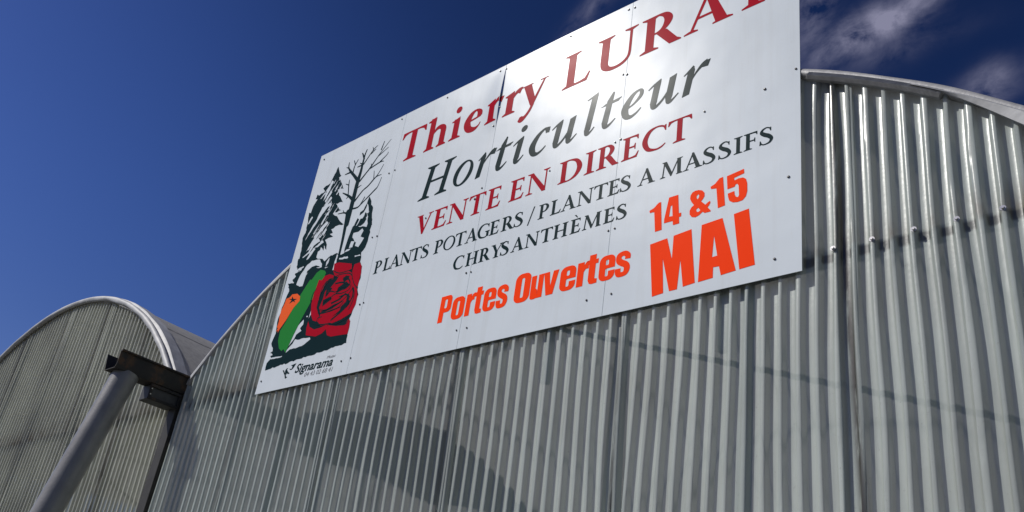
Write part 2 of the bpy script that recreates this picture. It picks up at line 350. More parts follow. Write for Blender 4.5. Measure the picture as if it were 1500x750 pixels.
def span(xc, name_label, seams, material, seed):
    set_span(xc)
    top = empty('greenhouse', (xc, WY, 0), name_label, 'greenhouse')
    for i in range(len(seams)-1):
        a, b = seams[i], seams[i+1]
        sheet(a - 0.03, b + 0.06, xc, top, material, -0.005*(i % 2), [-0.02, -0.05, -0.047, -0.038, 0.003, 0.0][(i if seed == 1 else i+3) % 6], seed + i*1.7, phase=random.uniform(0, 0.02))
    # plinth below the sheets
    bm = bmesh.new(); box(bm, xc-HALF, xc+HALF, WY+.01, WY+.16, 0, 0.6, 0.01); obj('plinth', bm, paint('plinth_concrete', (0.3, 0.29, 0.27), .85), top)
    # roof film over the hoops, sagging a little between them
    bm = bmesh.new(); n = 48; rows = []
    ys = [WY + 0.03 + 0.5*i for i in range(0, 45)]
    for yi, y in enumerate(ys):
        s = -0.012*abs(math.sin(math.pi*(y-WY)/2.0))
        rows.append([bm.verts.new(p) for p in arch_pts(xc, RAD - 0.012 + s, y, n)])
    for a, b in zip(rows, rows[1:]):
        for k in range(n): bm.faces.new((a[k], b[k], b[k+1], a[k+1]))
    obj('roof_film', bm, M['film'], top, smooth=180)
    # hoops, purlins and tie bars of the frame behind the skin
    for i in range(1, 11, 2):
        y = WY + 0.075 + 2.0*i
        bm = bmesh.new(); tube(bm, arch_pts(xc, RAD - 0.085, y, 28), 0.028, 8)
        for s in (-1, 1): tube(bm, [(xc + s*(HALF-.06), y, 0), (xc + s*(HALF-.06), y, GZ + 2.03)], 0.035, 8)
        fixn(bm); obj('hoop', bm, M['galv'], top, smooth=40)
        if i % 4 == 0:
            bm = bmesh.new(); tube(bm, [(xc-HALF+.1, y, GZ+2.05), (xc+HALF-.1, y, GZ+2.05)], 0.022, 8)
            for s in (-1, 0, 1): tube(bm, [(xc+s*1.2, y, GZ+2.05), (xc+s*1.2+ (0.0 if s == 0 else -s*.6), y, zarch(s*.6)-.1)], 0.015, 6)
            fixn(bm); obj('tie_bar', bm, M['galv'], top, smooth=40)
    for dx in (-2.4, -1.3, 0, 1.3, 2.4):
        bm = bmesh.new(); tube(bm, [(xc+dx, WY+.06, zarch(dx, RAD-.13)-.02), (xc+dx, WY+21, zarch(dx, RAD-.13)-.02)], 0.018, 6); fixn(bm); obj('purlin', bm, M['galv'], top, smooth=40)
    # rails carrying the gable cladding
    for z, hh in ((GZ+1.945, 0.032), (GZ+0.62, 0.025), (1.0, 0.025)):
        bm = bmesh.new(); box(bm, xc-HALF+.03, xc+HALF-.03, WY+DEPTH+.009, WY+DEPTH+.05, z-hh, z+hh, 0.004); obj('gable_rail', bm, M['rail'], top)
    for dx in (-1.7, 1.7):
        bm = bmesh.new(); box(bm, xc+dx-.025, xc+dx+.025, WY+DEPTH+.056, WY+DEPTH+.106, 0, zarch(dx)-.1, 0.004); obj('gable_post', bm, M['rail'], top)
    bm = bmesh.new(); tube(bm, [(xc+.5, WY+.20, GZ+2.0), (xc+2.95, WY+.20, GZ+1.10)], 0.014, 8); fixn(bm); obj('brace', bm, M['rail'], top, smooth=40)
    # dark drapes added behind the gable, shaped as the blotches seen through it
    drapes = [[(-1.95, 1.86, 1.55), (-1.4, 1.82, 1.42), (-.9, 1.70, 1.28), (-.5, 1.60, 1.12), (-.2, 1.42, 1.08), (.1, 1.22, 1.02), (.32, 1.0, .97)], [(-.1, .92, .45), (.6, 1.0, .5), (1.3, .93, .5), (2.0, .78, .45)]]
    for net in drapes:  # outline of one added dark drape
        P_ = cat_(net, 8); bm = bmesh.new(); rows = []
        for i_, (dx, zt, zb) in enumerate(P_):
            rows.append([bm.verts.new((xc+dx, WY+.42+.03*math.sin(i_*1.7+j_*.8), GZ + zb + (zt-zb)*j_/6 + .03*noise.noise(Vector((dx*5, j_*.9, seed))))) for j_ in range(7)])
        for a, b in zip(rows, rows[1:]):
            for j_ in range(6): bm.faces.new((a[j_], b[j_], b[j_+1], a[j_+1]))
        obj('added_dark_drape', bm, M['net'], top, smooth=180)
    # back gable
    bm = bmesh.new(); pts = arch_pts(xc, RAD-.05, WY+22.0, 40)
    vb = [bm.verts.new(p) for p in pts] + [bm.verts.new((xc+HALF, WY+22, 0)), bm.verts.new((xc-HALF, WY+22, 0))]
    bm.faces.new(vb); obj('back_gable', bm, M['film'], top)
    return top

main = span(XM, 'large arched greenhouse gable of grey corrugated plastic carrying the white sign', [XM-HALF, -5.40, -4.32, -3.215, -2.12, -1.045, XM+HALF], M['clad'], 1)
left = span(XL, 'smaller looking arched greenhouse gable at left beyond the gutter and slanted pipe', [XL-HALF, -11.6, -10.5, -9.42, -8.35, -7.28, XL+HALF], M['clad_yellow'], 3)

# interior floor
bm = bmesh.new(); vs = [bm.verts.new(p) for p in ((XL-HALF, WY+.2, .004), (XM+HALF, WY+.2, .004), (XM+HALF, WY+22, .004), (XL-HALF, WY+22, .004))]; bm.faces.new(vs)
tag(obj('greenhouse_floor', bm, M['soil']), kind='structure')

# edge trims
def strip(xc, prof, y0, a0, a1, n, jit, seed, dz=0, taper=0):
    """sweep a closed section (radial, y) along the arch between two angles"""
    bm = bmesh.new(); rings = []
    for i in range(n+1):
        a = a0 + (a1-a0)*i/n
        ring = []
        back = 0.0
        for k, (dr, dy) in enumerate(prof):
            j = jit*noise.noise(Vector((a*16 + seed, k*.35, seed)))
            if taper and k > 1:
                tt = min(1.0, (a-a0)/taper); tt = tt*tt*(3-2*tt); dr = prof[0][0] - .004 + (dr - prof[0][0] + .004)*tt
            r = RAD + dr + j
            ring.append(bm.verts.new((xc + r*math.sin(a), y0 + dy + back + j*.7, APEX - RAD + r*math.cos(a) + dz)))
        rings.append(ring)
    m_ = len(prof)
    for i in range(n):
        for k in range(m_): bm.faces.new((rings[i][k], rings[i][(k+1) % m_], rings[i+1][(k+1) % m_], rings[i+1][k]))
    bm.faces.new(rings[0][::-1]); bm.faces.new(rings[-1]); fixn(bm)
    return bm
circ = lambda r, cr, cy, n=14, sq=1.0: [(cr + r*math.cos(2*math.pi*k/n), cy + sq*r*math.sin(2*math.pi*k/n)) for k in range(n)]
set_span(XM)
obj('edge_tube', strip(XM, circ(0.026, -0.022, 0.012), WY, -AM, AM, 150, 0.006, 2.0), M['tape'], main, smooth=60)
# crimped foil band under the tube (right shoulder) and flat flashing further down
def crimp():
    bm = bmesh.new(); rings = []; n = 220
    a0, a1 = math.asin(2.06/RAD), math.asin(2.62/RAD)
    for i in range(n+1):
        a = a0 + (a1-a0)*i/n; z = 0.0035*(i % 2)
        sec = [(-0.030, -0.022 - z), (-0.052, -0.030 - z), (-0.066, -0.018 - z), (-0.066, 0.0), (-0.030, 0.0)]
        rings.append([bm.verts.new((XM + (RAD+dr)*math.sin(a), WY + dy, APEX-RAD+(RAD+dr)*math.cos(a))) for dr, dy in sec])
    for i in range(n):
        for k in range(5): bm.faces.new((rings[i][k], rings[i][(k+1) % 5], rings[i+1][(k+1) % 5], rings[i+1][k]))
    bm.faces.new(rings[0][::-1]); bm.faces.new(rings[-1]); fixn(bm); return bm
obj('crimped_foil', crimp(), M['tape'], main)
obj('flashing', strip(XM, [(-0.028, -0.020), (-0.040, -0.034), (-0.085, -0.026), (-0.087, -0.020), (-0.044, -0.012)], WY, math.asin(2.50/RAD), AM, 60, 0.005, 5.0, taper=.14), M['trim'], main, smooth=30)
obj('flashing', strip(XM, [(0.004, 0.12), (0.006, -0.006), (-0.036, -0.012), (-0.038, -0.007), (0.000, -0.001), (-0.002, 0.12)], WY, -AM, -0.05, 110, 0.004, 9.0), M['trim'], main, smooth=30)
set_span(XL)
obj('edge_tube', strip(XL, circ(0.030, -0.030, -0.028, sq=.8), WY, -AM, AM, 150, 0.007, 3.3), M['trim'], left, smooth=60)
obj('flashing', strip(XL, [(0.004, 0.13), (0.010, 0.02), (-0.012, 0.0), (-0.060, -0.006), (-0.062, 0.0), (-0.014, 0.010), (0.000, 0.13)], WY, 0.05, AM, 90, 0.006, 7.0), M['trim'], left, smooth=40)
obj('flashing', strip(XL, [(0.004, 0.10), (0.006, -0.022), (-0.030, -0.030), (-0.032, -0.024), (0.000, -0.014), (-0.002, 0.10)], WY, -AM, 0.045, 90, 0.005, 8.0), M['trim'], left, smooth=40)

set_span(XM)
# screws on the rail, right of the sign
def screw_bm(x, y, z, r, proud):
    bm = bmesh.new()
    tube(bm, [(x, y, z), (x, y-proud*.45, z)], r*1.5, 12)
    tube(bm, [(x, y-proud*.45-.0002, z), (x, y-proud, z)], r, 6, radii=[r, r*.85]); fixn(bm); return bm
for i, x in enumerate((-1.082, -0.925, -0.766, -0.612, -0.456, -0.30, -0.144)):
    obj('screw', screw_bm(x, WY-.001, GZ+1.957, 0.0075, 0.014), M['bright_screw'], main)

# ------------------------------------------------------------------ gutter in the valley and its slanted pipe
gut = empty('gutter', (-6.40, 2.42, GZ+2.04), 'dark rust stained steel gutter end poking out of the valley between the two arches', 'gutter')
def channel(bm, x0, x1, y0, y1, z0, z1, t=0.006):
    ox, oz = 0.05, 0.0
    sec = [(x0, z1), (x0+.045, z0), (x1-.045+.03, z0), (x1, z0+.03), (x1, z1), (x1+.03, z1+.004), (x1+.03, z1-.008), (x1+t, z1-.012), (x1+t, z0+.026), (x1-.012, z0-t), (x0+.04, z0-t), (x0-t, z1)]
    a = [bm.verts.new((x, y0, z)) for x, z in sec]; b = [bm.verts.new((x, y1, z)) for x, z in sec]
    n = len(sec)
    for k in range(n): bm.faces.new((a[k], a[(k+1) % n], b[(k+1) % n], b[k]))
    bm.faces.new(a[::-1]); bm.faces.new(b); fixn(bm)
bm = bmesh.new(); channel(bm, -6.53, -6.31, 2.43, 24.5, GZ+2.045, GZ+2.185); obj('channel', bm, M['rust'], gut, smooth=35)
bm = bmesh.new(); box(bm, -6.50, -6.335, 2.76, 3.005, GZ+1.915, GZ+2.035, .006); ho = obj('hopper', bm, M['dark_steel'], gut)
bm = bmesh.new()
for z in (GZ+1.917, GZ+2.02):
    box(bm, -6.335, -6.316, 2.745, 3.012, z-.012, z+.012, .003)
for y in (2.757, 3.0): box(bm, -6.334, -6.318, y-.012, y+.012, GZ+1.931, GZ+2.006, .003)
obj('rim', bm, M['rust'], ho)
for y, z in ((2.757, GZ+1.945), (2.757, GZ+1.99)):
    bm = bmesh.new(); tube(bm, [(-6.3178, y, z), (-6.313, y, z)], .005, 8); fixn(bm); obj('rivet', bm, M['bright_screw'], ho)

P0 = Vector((-6.405, 2.565, GZ+2.05)); PD = Vector((0.0, -0.21, -1.16)); 
P1 = P0 + PD*((P0.z-0.12)/1.16)
bm = bmesh.new(); box(bm, -6.455, -6.335, 3.002, 3.055, 0.3, GZ+2.04, .004); obj('valley_post', bm, M['rail'], gut)
pp = empty('downpipe', (P1.x, P1.y, 0), 'thick grey round rainwater pipe slanting down from the gutter end at lower left', 'pipe')
pts = []; n = 26
for i in range(n+1): pts.append(P0.lerp(P1, i/n))
bm = bmesh.new(); tube(bm, pts, 0.098, 40, caps=False, radii=[0.098 if i else 0.098 for i in range(n+1)])
tube(bm, [p for p in pts[::-1]], 0.093, 40, caps=False)
fixn(bm); obj('pipe', bm, M['pipe'], pp, smooth=60)
bm = bmesh.new(); ax = PD.normalized()
tube(bm, [P0 + ax*1.46, P0 + ax*1.48, P0 + ax*1.60, P0+ax*1.62], .1, 36, radii=[.1, .108, .108, .1]); fixn(bm); obj('coupling', bm, M['pipe'], pp, smooth=40)
bm = bmesh.new()
for k in range(9):
    a = math.pi*(0.62 + 0.085*k)
    side = ax.cross(Vector((0, 1, 0))).normalized(); fr = side.cross(ax).normalized()
    c_ = P0 + ax*0.02 + (side*math.cos(a) + fr*math.sin(a))*0.0985
    tube(bm, [c_, c_ + ax*0.035 + (side*math.cos(a) + fr*math.sin(a))*0.003], .009, 6)
fixn(bm); obj('sealant', bm, M['rust'], pp, smooth=40)
bm = bmesh.new(); box(bm, P1.x-.16, P1.x+.16, P1.y-.16, P1.y+.16, 0, .13, .01); obj('drain_box', bm, paint('drain_concrete', (.3, .29, .27), .85), pp)

# ------------------------------------------------------------------ the sign
ART = {"14&15":{"pos":[[[-1.9909,4.0244],[-1.965,4.0334],[-1.9458,4.0514],[-1.938,4.0575],[-1.9253,4.0568],[-1.9109,3.8879],[-1.9487,3.8868],[-1.9614,4.007],[-1.9743,4.01],[-1.9864,4.0092]],[[-1.881,4.0691],[-1.8294,4.0691],[-1.8196,3.9572],[-1.8065,3.9569],[-1.8063,3.9347],[-1.8178,3.9344],[-1.8145,3.8964],[-1.8492,3.897],[-1.8518,3.9216],[-1.9004,3.9226],[-1.9009,3.9462]],[[-1.7604,4.0415],[-1.7508,4.0562],[-1.7354,4.0612],[-1.7173,4.0595],[-1.6979,4.0506],[-1.6849,4.0328],[-1.684,4.0131],[-1.6915,3.999],[-1.7012,3.9884],[-1.6772,3.9613],[-1.6651,3.971],[-1.6542,3.9757],[-1.6508,3.9653],[-1.6568,3.9519],[-1.6649,3.9426],[-1.648,3.9192],[-1.6487,3.913],[-1.6802,3.9143],[-1.6902,3.9245],[-1.7078,3.911],[-1.7278,3.9047],[-1.7476,3.912],[-1.7598,3.9301],[-1.761,3.9525],[-1.7526,3.9691],[-1.7391,3.9786],[-1.7531,3.9999],[-1.762,4.0223]],[[-1.6544,4.0559],[-1.6312,4.0656],[-1.6143,4.0837],[-1.607,4.0906],[-1.5897,4.0917],[-1.5744,3.9242],[-1.6109,3.9198],[-1.6226,4.0366],[-1.6352,4.0393],[-1.6509,4.0424]],[[-1.5698,4.0885],[-1.4834,4.1005],[-1.4809,4.0749],[-1.5324,4.0658],[-1.5295,4.05],[-1.5103,4.0553],[-1.4862,4.0522],[-1.4716,4.0389],[-1.4649,4.0122],[-1.4635,3.9688],[-1.4696,3.9415],[-1.4857,3.924],[-1.5118,3.9219],[-1.5358,3.9277],[-1.5531,3.9425],[-1.5596,3.9635],[-1.5627,3.9862],[-1.5289,3.9899],[-1.5264,3.9685],[-1.5198,3.9545],[-1.5101,3.9491],[-1.5046,3.9585],[-1.5083,4.0137],[-1.5154,4.0271],[-1.524,4.0246],[-1.5285,4.0137],[-1.5649,4.0114]]]
,"neg":[[[-1.8687,4.0121],[-1.8605,4.018],[-1.8542,3.9513],[-1.874,3.9536]],[[-1.7275,4.026],[-1.7197,4.0345],[-1.7134,4.0302],[-1.7138,4.0175],[-1.7199,4.0068],[-1.726,4.0143]],[[-1.7258,3.9479],[-1.715,3.9554],[-1.7029,3.9367],[-1.7138,3.9309],[-1.7221,3.9346]]]},"MAI":{"pos":[[[-1.9709,3.8196],[-1.8757,3.8291],[-1.8424,3.7028],[-1.8408,3.8328],[-1.745,3.8428],[-1.7126,3.5406],[-1.7742,3.5346],[-1.7956,3.6867],[-1.8045,3.5283],[-1.8464,3.528],[-1.893,3.7199],[-1.8776,3.5251],[-1.9382,3.5192]],[[-1.6915,3.8496],[-1.5847,3.8567],[-1.5098,3.5543],[-1.5826,3.5484],[-1.5931,3.5977],[-1.6223,3.5999],[-1.6221,3.5444],[-1.6963,3.54]],[[-1.5278,3.8601],[-1.454,3.8674],[-1.4195,3.5603],[-1.4933,3.556]]]
,"neg":[[[-1.6244,3.7718],[-1.6041,3.6573],[-1.6296,3.656]]]},"logo":{"pos":[[[-4.9367,3.6207],[-4.923,3.6203],[-4.898,3.5919],[-4.9052,3.6122],[-4.894,3.6278],[-4.8751,3.6299],[-4.8852,3.6194],[-4.8663,3.599],[-4.8423,3.5855],[-4.8548,3.5799],[-4.8781,3.5888],[-4.876,3.5798],[-4.8864,3.5832],[-4.8753,3.5624],[-4.8586,3.5605],[-4.8728,3.55],[-4.8837,3.5506],[-4.8969,3.5762],[-4.9115,3.5923]],[[-4.8591,3.6203],[-4.8312,3.6168],[-4.8284,3.6361],[-4.8505,3.645],[-4.7903,3.6523],[-4.8031,3.6319],[-4.8133,3.6181],[-4.8278,3.6083],[-4.8468,3.6097]]]
,"neg":[]},"dark":{"pos":[[[-4.922,5.3712],[-4.8908,5.3144],[-4.849,5.26],[-4.8745,5.25],[-4.8162,5.1761],[-4.7683,5.1101],[-4.8495,5.1268],[-4.7906,5.0468],[-4.7335,4.974],[-4.8234,4.9894],[-4.7734,4.9388],[-4.7298,4.9014],[-4.824,4.9015],[-4.7294,4.8191],[-4.6468,4.75],[-4.8846,4.819],[-4.884,4.8775],[-4.8834,5.0176],[-4.9266,5.1198],[-4.9546,5.2411],[-4.9481,5.3066]],[[-4.8736,4.8266],[-4.8187,4.8522],[-4.6517,4.7508],[-4.7244,4.7624],[-4.794,4.75],[-4.7614,4.7091],[-4.7963,4.709],[-4.7242,4.6621],[-4.7989,4.6765],[-4.8385,4.6693],[-4.7985,4.6166],[-4.7892,4.571],[-4.8356,4.6219],[-4.8248,4.5727],[-4.8687,4.6157],[-4.8693,4.5901],[-4.902,4.5785],[-4.8978,4.5209],[-4.9633,4.4666],[-5.087,4.4471],[-5.1239,4.6552],[-5.1064,4.8431],[-4.9096,4.8269]],[[-4.952,5.2967],[-4.9151,5.1825],[-4.9008,5.0671],[-4.8932,4.9233],[-4.8846,4.819],[-5.1328,4.8942],[-5.1387,4.9896],[-5.129,5.0643],[-5.0939,5.1199],[-5.1231,5.1296],[-5.1128,5.1712],[-5.0857,5.1509],[-5.0183,5.1708],[-5.054,5.2078],[-5.0168,5.2289],[-5.0377,5.2248],[-4.973,5.2306]],[[-4.8736,4.8266],[-4.8427,4.6808],[-4.8957,4.5922],[-4.8899,4.5188],[-4.9633,4.4666],[-5.1088,4.4836],[-5.1242,4.5605],[-5.1239,4.6552],[-5.156,4.7766],[-5.1347,4.819],[-5.1421,4.8974],[-5.1639,5.0145],[-4.8923,4.9395]],[[-5.1334,4.584],[-4.8862,4.528],[-4.804,4.4958],[-4.7612,4.4542],[-4.7335,4.3773],[-4.8534,4.2884],[-5.1042,4.2681],[-5.1441,4.2572],[-5.1086,4.2793],[-5.1642,4.3431],[-5.1001,4.3684],[-5.1338,4.3972],[-5.098,4.4191],[-5.1236,4.4461],[-5.0878,4.4679],[-5.1261,4.5089]],[[-5.1587,4.2202],[-5.136,4.3019],[-5.1835,4.3792],[-5.0557,4.3591],[-4.9852,4.2987],[-4.7123,4.2543],[-4.7741,4.1025],[-4.7837,3.9717],[-4.7581,3.8662],[-4.3341,3.8123],[-4.3041,3.9016],[-4.2797,3.7686],[-4.2737,3.7114],[-5.1667,3.6567],[-5.1715,3.715],[-5.1273,3.748],[-5.1514,3.7674],[-5.122,3.7725],[-5.1633,3.795],[-5.1362,3.8055],[-5.182,3.8757],[-5.1599,3.9547],[-5.1832,4.086]],[[-4.412,4.9205],[-4.3747,4.8669],[-4.3671,4.8337],[-4.3356,4.7981],[-4.335,4.7374],[-4.2979,4.6412],[-4.3428,4.6548],[-4.3897,4.7647],[-4.3646,4.7669],[-4.3999,4.8393],[-4.4215,4.8668]],[[-4.4186,4.8659],[-4.4341,4.8401],[-4.4438,4.8124],[-4.4775,4.8026],[-4.4776,4.7739],[-4.4366,4.7896],[-4.42,4.8201]],[[-4.4149,4.7828],[-4.3828,4.7423],[-4.4009,4.7176],[-4.4139,4.6763],[-4.4282,4.6807],[-4.437,4.7288],[-4.4187,4.7535]],[[-4.4916,4.7558],[-4.4704,4.7391],[-4.4862,4.6983],[-4.5126,4.7063]],[[-4.3343,4.7626],[-4.3148,4.6863],[-4.3044,4.6237],[-4.3034,4.5546],[-4.3034,4.5059],[-4.3145,4.4606],[-4.348,4.4265],[-4.3346,4.3844],[-4.3334,4.3412],[-4.5781,4.396],[-4.7453,4.4101],[-4.7841,4.4602],[-4.7088,4.5003],[-4.6413,4.502],[-4.5838,4.4714],[-4.5498,4.4769],[-4.5565,4.5284],[-4.5493,4.5862],[-4.5347,4.6625],[-4.528,4.6909],[-4.4979,4.7123],[-4.4831,4.7484],[-4.4906,4.6898],[-4.3578,4.6397],[-4.3539,4.6684],[-4.377,4.7762]],[[-4.454,4.7394],[-4.4086,4.7405],[-4.3819,4.7171],[-4.3983,4.687],[-4.4326,4.6723],[-4.487,4.6786],[-4.4687,4.7034]],[[-4.8437,4.3287],[-4.2995,4.1944],[-4.2903,4.1324],[-4.2755,4.0698],[-4.2729,3.9961],[-4.3041,3.9016],[-4.2931,3.8801],[-4.2915,3.8038],[-4.3523,3.7874],[-4.7423,3.8631],[-4.7997,3.975],[-4.7688,4.0296],[-4.8034,4.1609]],[[-4.7414,4.3991],[-4.5855,4.4176],[-4.3266,4.3394],[-4.3003,4.3041],[-4.2842,4.2064],[-4.2921,4.1343],[-4.2664,4.0734],[-4.274,4.0207],[-4.4641,4.0636],[-4.8011,4.1493],[-4.7849,4.2915]]]
,"neg":[[[-4.9591,5.2539],[-4.9295,5.2323],[-4.9835,5.0945],[-5.0156,5.0608],[-4.9901,5.1747]],[[-4.9399,5.1576],[-4.9145,5.1268],[-4.9655,5.0444],[-4.9856,5.0675]],[[-4.9155,5.0885],[-4.8926,5.0644],[-4.9795,4.9614],[-4.9961,4.9666]],[[-4.8964,5.0219],[-4.879,5.0053],[-4.9231,4.9869],[-4.9706,4.9368],[-5.0235,4.8611],[-5.0401,4.8662],[-4.9974,5.0108]],[[-4.9056,4.938],[-4.8899,4.9223],[-4.9331,4.8337],[-4.9576,4.8411]],[[-5.0146,5.1606],[-4.9983,5.1439],[-5.0462,5.1041],[-5.057,5.1133]],[[-4.9846,5.2009],[-4.9697,5.1879],[-5.0173,5.1392],[-5.0268,5.1491]],[[-4.9395,4.9922],[-4.9254,4.9811],[-5.0068,4.9155],[-5.0066,4.883],[-5.0222,4.9094]],[[-4.9984,4.9513],[-4.97,4.9337],[-5.0833,4.7824],[-5.1106,4.7367],[-5.1087,4.7629],[-5.0576,4.8718]],[[-4.8822,4.8505],[-4.8517,4.8253],[-4.9278,4.7581],[-4.9933,4.6611],[-5.041,4.6323],[-5.0589,4.6215],[-5.011,4.7082],[-4.9452,4.8057]],[[-4.8646,4.7816],[-4.8503,4.7615],[-4.9106,4.7109],[-4.9385,4.7085]],[[-4.945,4.7261],[-4.8978,4.6758],[-4.969,4.6542],[-4.9994,4.6],[-5.0432,4.5806],[-4.9859,4.68]],[[-4.8702,4.6783],[-4.8459,4.6507],[-4.9084,4.6268],[-4.9603,4.6309]],[[-4.9624,4.6367],[-4.934,4.6184],[-4.9937,4.5466],[-5.0209,4.5414],[-4.9994,4.6]],[[-5.0201,4.6161],[-5.0076,4.6022],[-5.0743,4.5734],[-5.0821,4.5859]],[[-5.0321,4.4948],[-5.0245,4.4825],[-5.0878,4.4679],[-5.0995,4.4864]],[[-5.1069,4.9634],[-5.0886,4.9467],[-5.1251,4.8922],[-5.1366,4.9067]],[[-5.0219,4.9151],[-5.0076,4.9042],[-5.0561,4.8281],[-5.0694,4.8321]],[[-5.0536,4.4746],[-5.0424,4.4645],[-5.1034,4.4513],[-5.1199,4.4554]],[[-4.404,4.6436],[-4.3829,4.6174],[-4.401,4.5733],[-4.3553,4.5501],[-4.3804,4.5083],[-4.3983,4.4841],[-4.4443,4.5068],[-4.4406,4.5353],[-4.4981,4.5915],[-4.498,4.6315],[-4.4437,4.6255]],[[-4.4584,4.5502],[-4.4694,4.504],[-4.5091,4.5052],[-4.5018,4.5626]],[[-4.4802,4.4972],[-4.5019,4.4835],[-4.5546,4.4832],[-4.5345,4.5024]],[[-4.3568,4.4145],[-4.3459,4.3999],[-4.4113,4.4051],[-4.4164,4.421]],[[-4.5002,4.4388],[-4.4869,4.4187],[-4.591,4.4338],[-4.6032,4.4499]],[[-4.7181,4.4878],[-4.7156,4.4421],[-4.7377,4.4081],[-4.7459,4.4501]],[[-4.6208,4.4814],[-4.6185,4.4165],[-4.6255,4.3594],[-4.6446,4.3565],[-4.6445,4.4332],[-4.6375,4.491]],[[-4.7107,3.8372],[-4.6969,3.8198],[-4.7336,3.8021],[-4.7842,3.7819],[-4.8276,3.78],[-4.9178,3.7814],[-4.9619,3.7593],[-4.9565,3.7834],[-4.9048,3.8241],[-4.8875,3.856],[-4.853,3.8445],[-4.8091,3.8461]],[[-4.8406,4.0039],[-4.8315,3.9613],[-4.8592,3.9364],[-4.8345,3.9112],[-4.8864,3.8911],[-4.8978,3.863],[-4.9293,3.8287],[-4.9685,3.7755],[-4.9501,3.8426],[-4.9191,3.8975],[-4.9082,3.9462],[-4.8765,3.9806]],[[-4.9941,3.745],[-4.9979,3.7357],[-5.1311,3.7385],[-5.1392,3.7501]],[[-4.8229,4.0278],[-4.808,4.0277],[-4.7973,4.0152],[-4.8118,4.0142]],[[-4.872,4.5089],[-4.8317,4.4951],[-4.7955,4.4532],[-4.788,4.4212],[-4.8186,4.4211],[-4.8842,4.4461],[-4.9389,4.44],[-4.9652,4.396],[-4.9743,4.3077],[-5.0119,4.3117],[-5.0648,4.3426],[-5.0455,4.4161],[-4.988,4.4935],[-4.939,4.5165]]]},"petal_line":{"pos":[[[-4.8252,4.4388],[-4.8104,4.429],[-4.8821,4.4405],[-4.9354,4.431],[-4.9636,4.4108],[-4.9642,4.4312],[-4.9165,4.4565],[-4.8669,4.4568]]]
,"neg":[]},"green":{"pos":[[[-4.7899,4.3997],[-4.7335,4.3773],[-4.7107,4.3517],[-4.7251,4.3161],[-4.7468,4.2627],[-4.7763,4.2308],[-4.8011,4.1493],[-4.947,4.1823],[-4.9373,4.2491],[-4.8812,4.325],[-4.8324,4.3826]],[[-4.8938,4.341],[-4.7452,4.3043],[-4.7763,4.2277],[-4.8279,4.1664],[-4.809,4.1361],[-4.8304,4.0943],[-4.8732,4.0107],[-4.9191,3.8975],[-4.9632,3.7626],[-5.0,3.7963],[-5.0181,3.7844],[-5.0607,3.8123],[-5.1004,3.881],[-5.109,3.9655],[-5.0648,4.0297],[-5.0136,4.1345],[-4.9622,4.2396]]]
,"neg":[]},"orange":{"pos":[[[-5.1421,4.2381],[-5.103,4.24],[-5.0767,4.2609],[-5.0134,4.2516],[-4.9667,4.2193],[-4.9575,4.1801],[-5.0136,4.1345],[-5.0695,4.0411],[-5.1223,3.9786],[-5.1349,3.9519],[-5.1372,3.9763],[-5.1622,3.9677],[-5.1479,3.9942],[-5.1642,4.0027],[-5.1598,4.0493],[-5.1705,4.094],[-5.1686,4.147],[-5.149,4.1964]]]
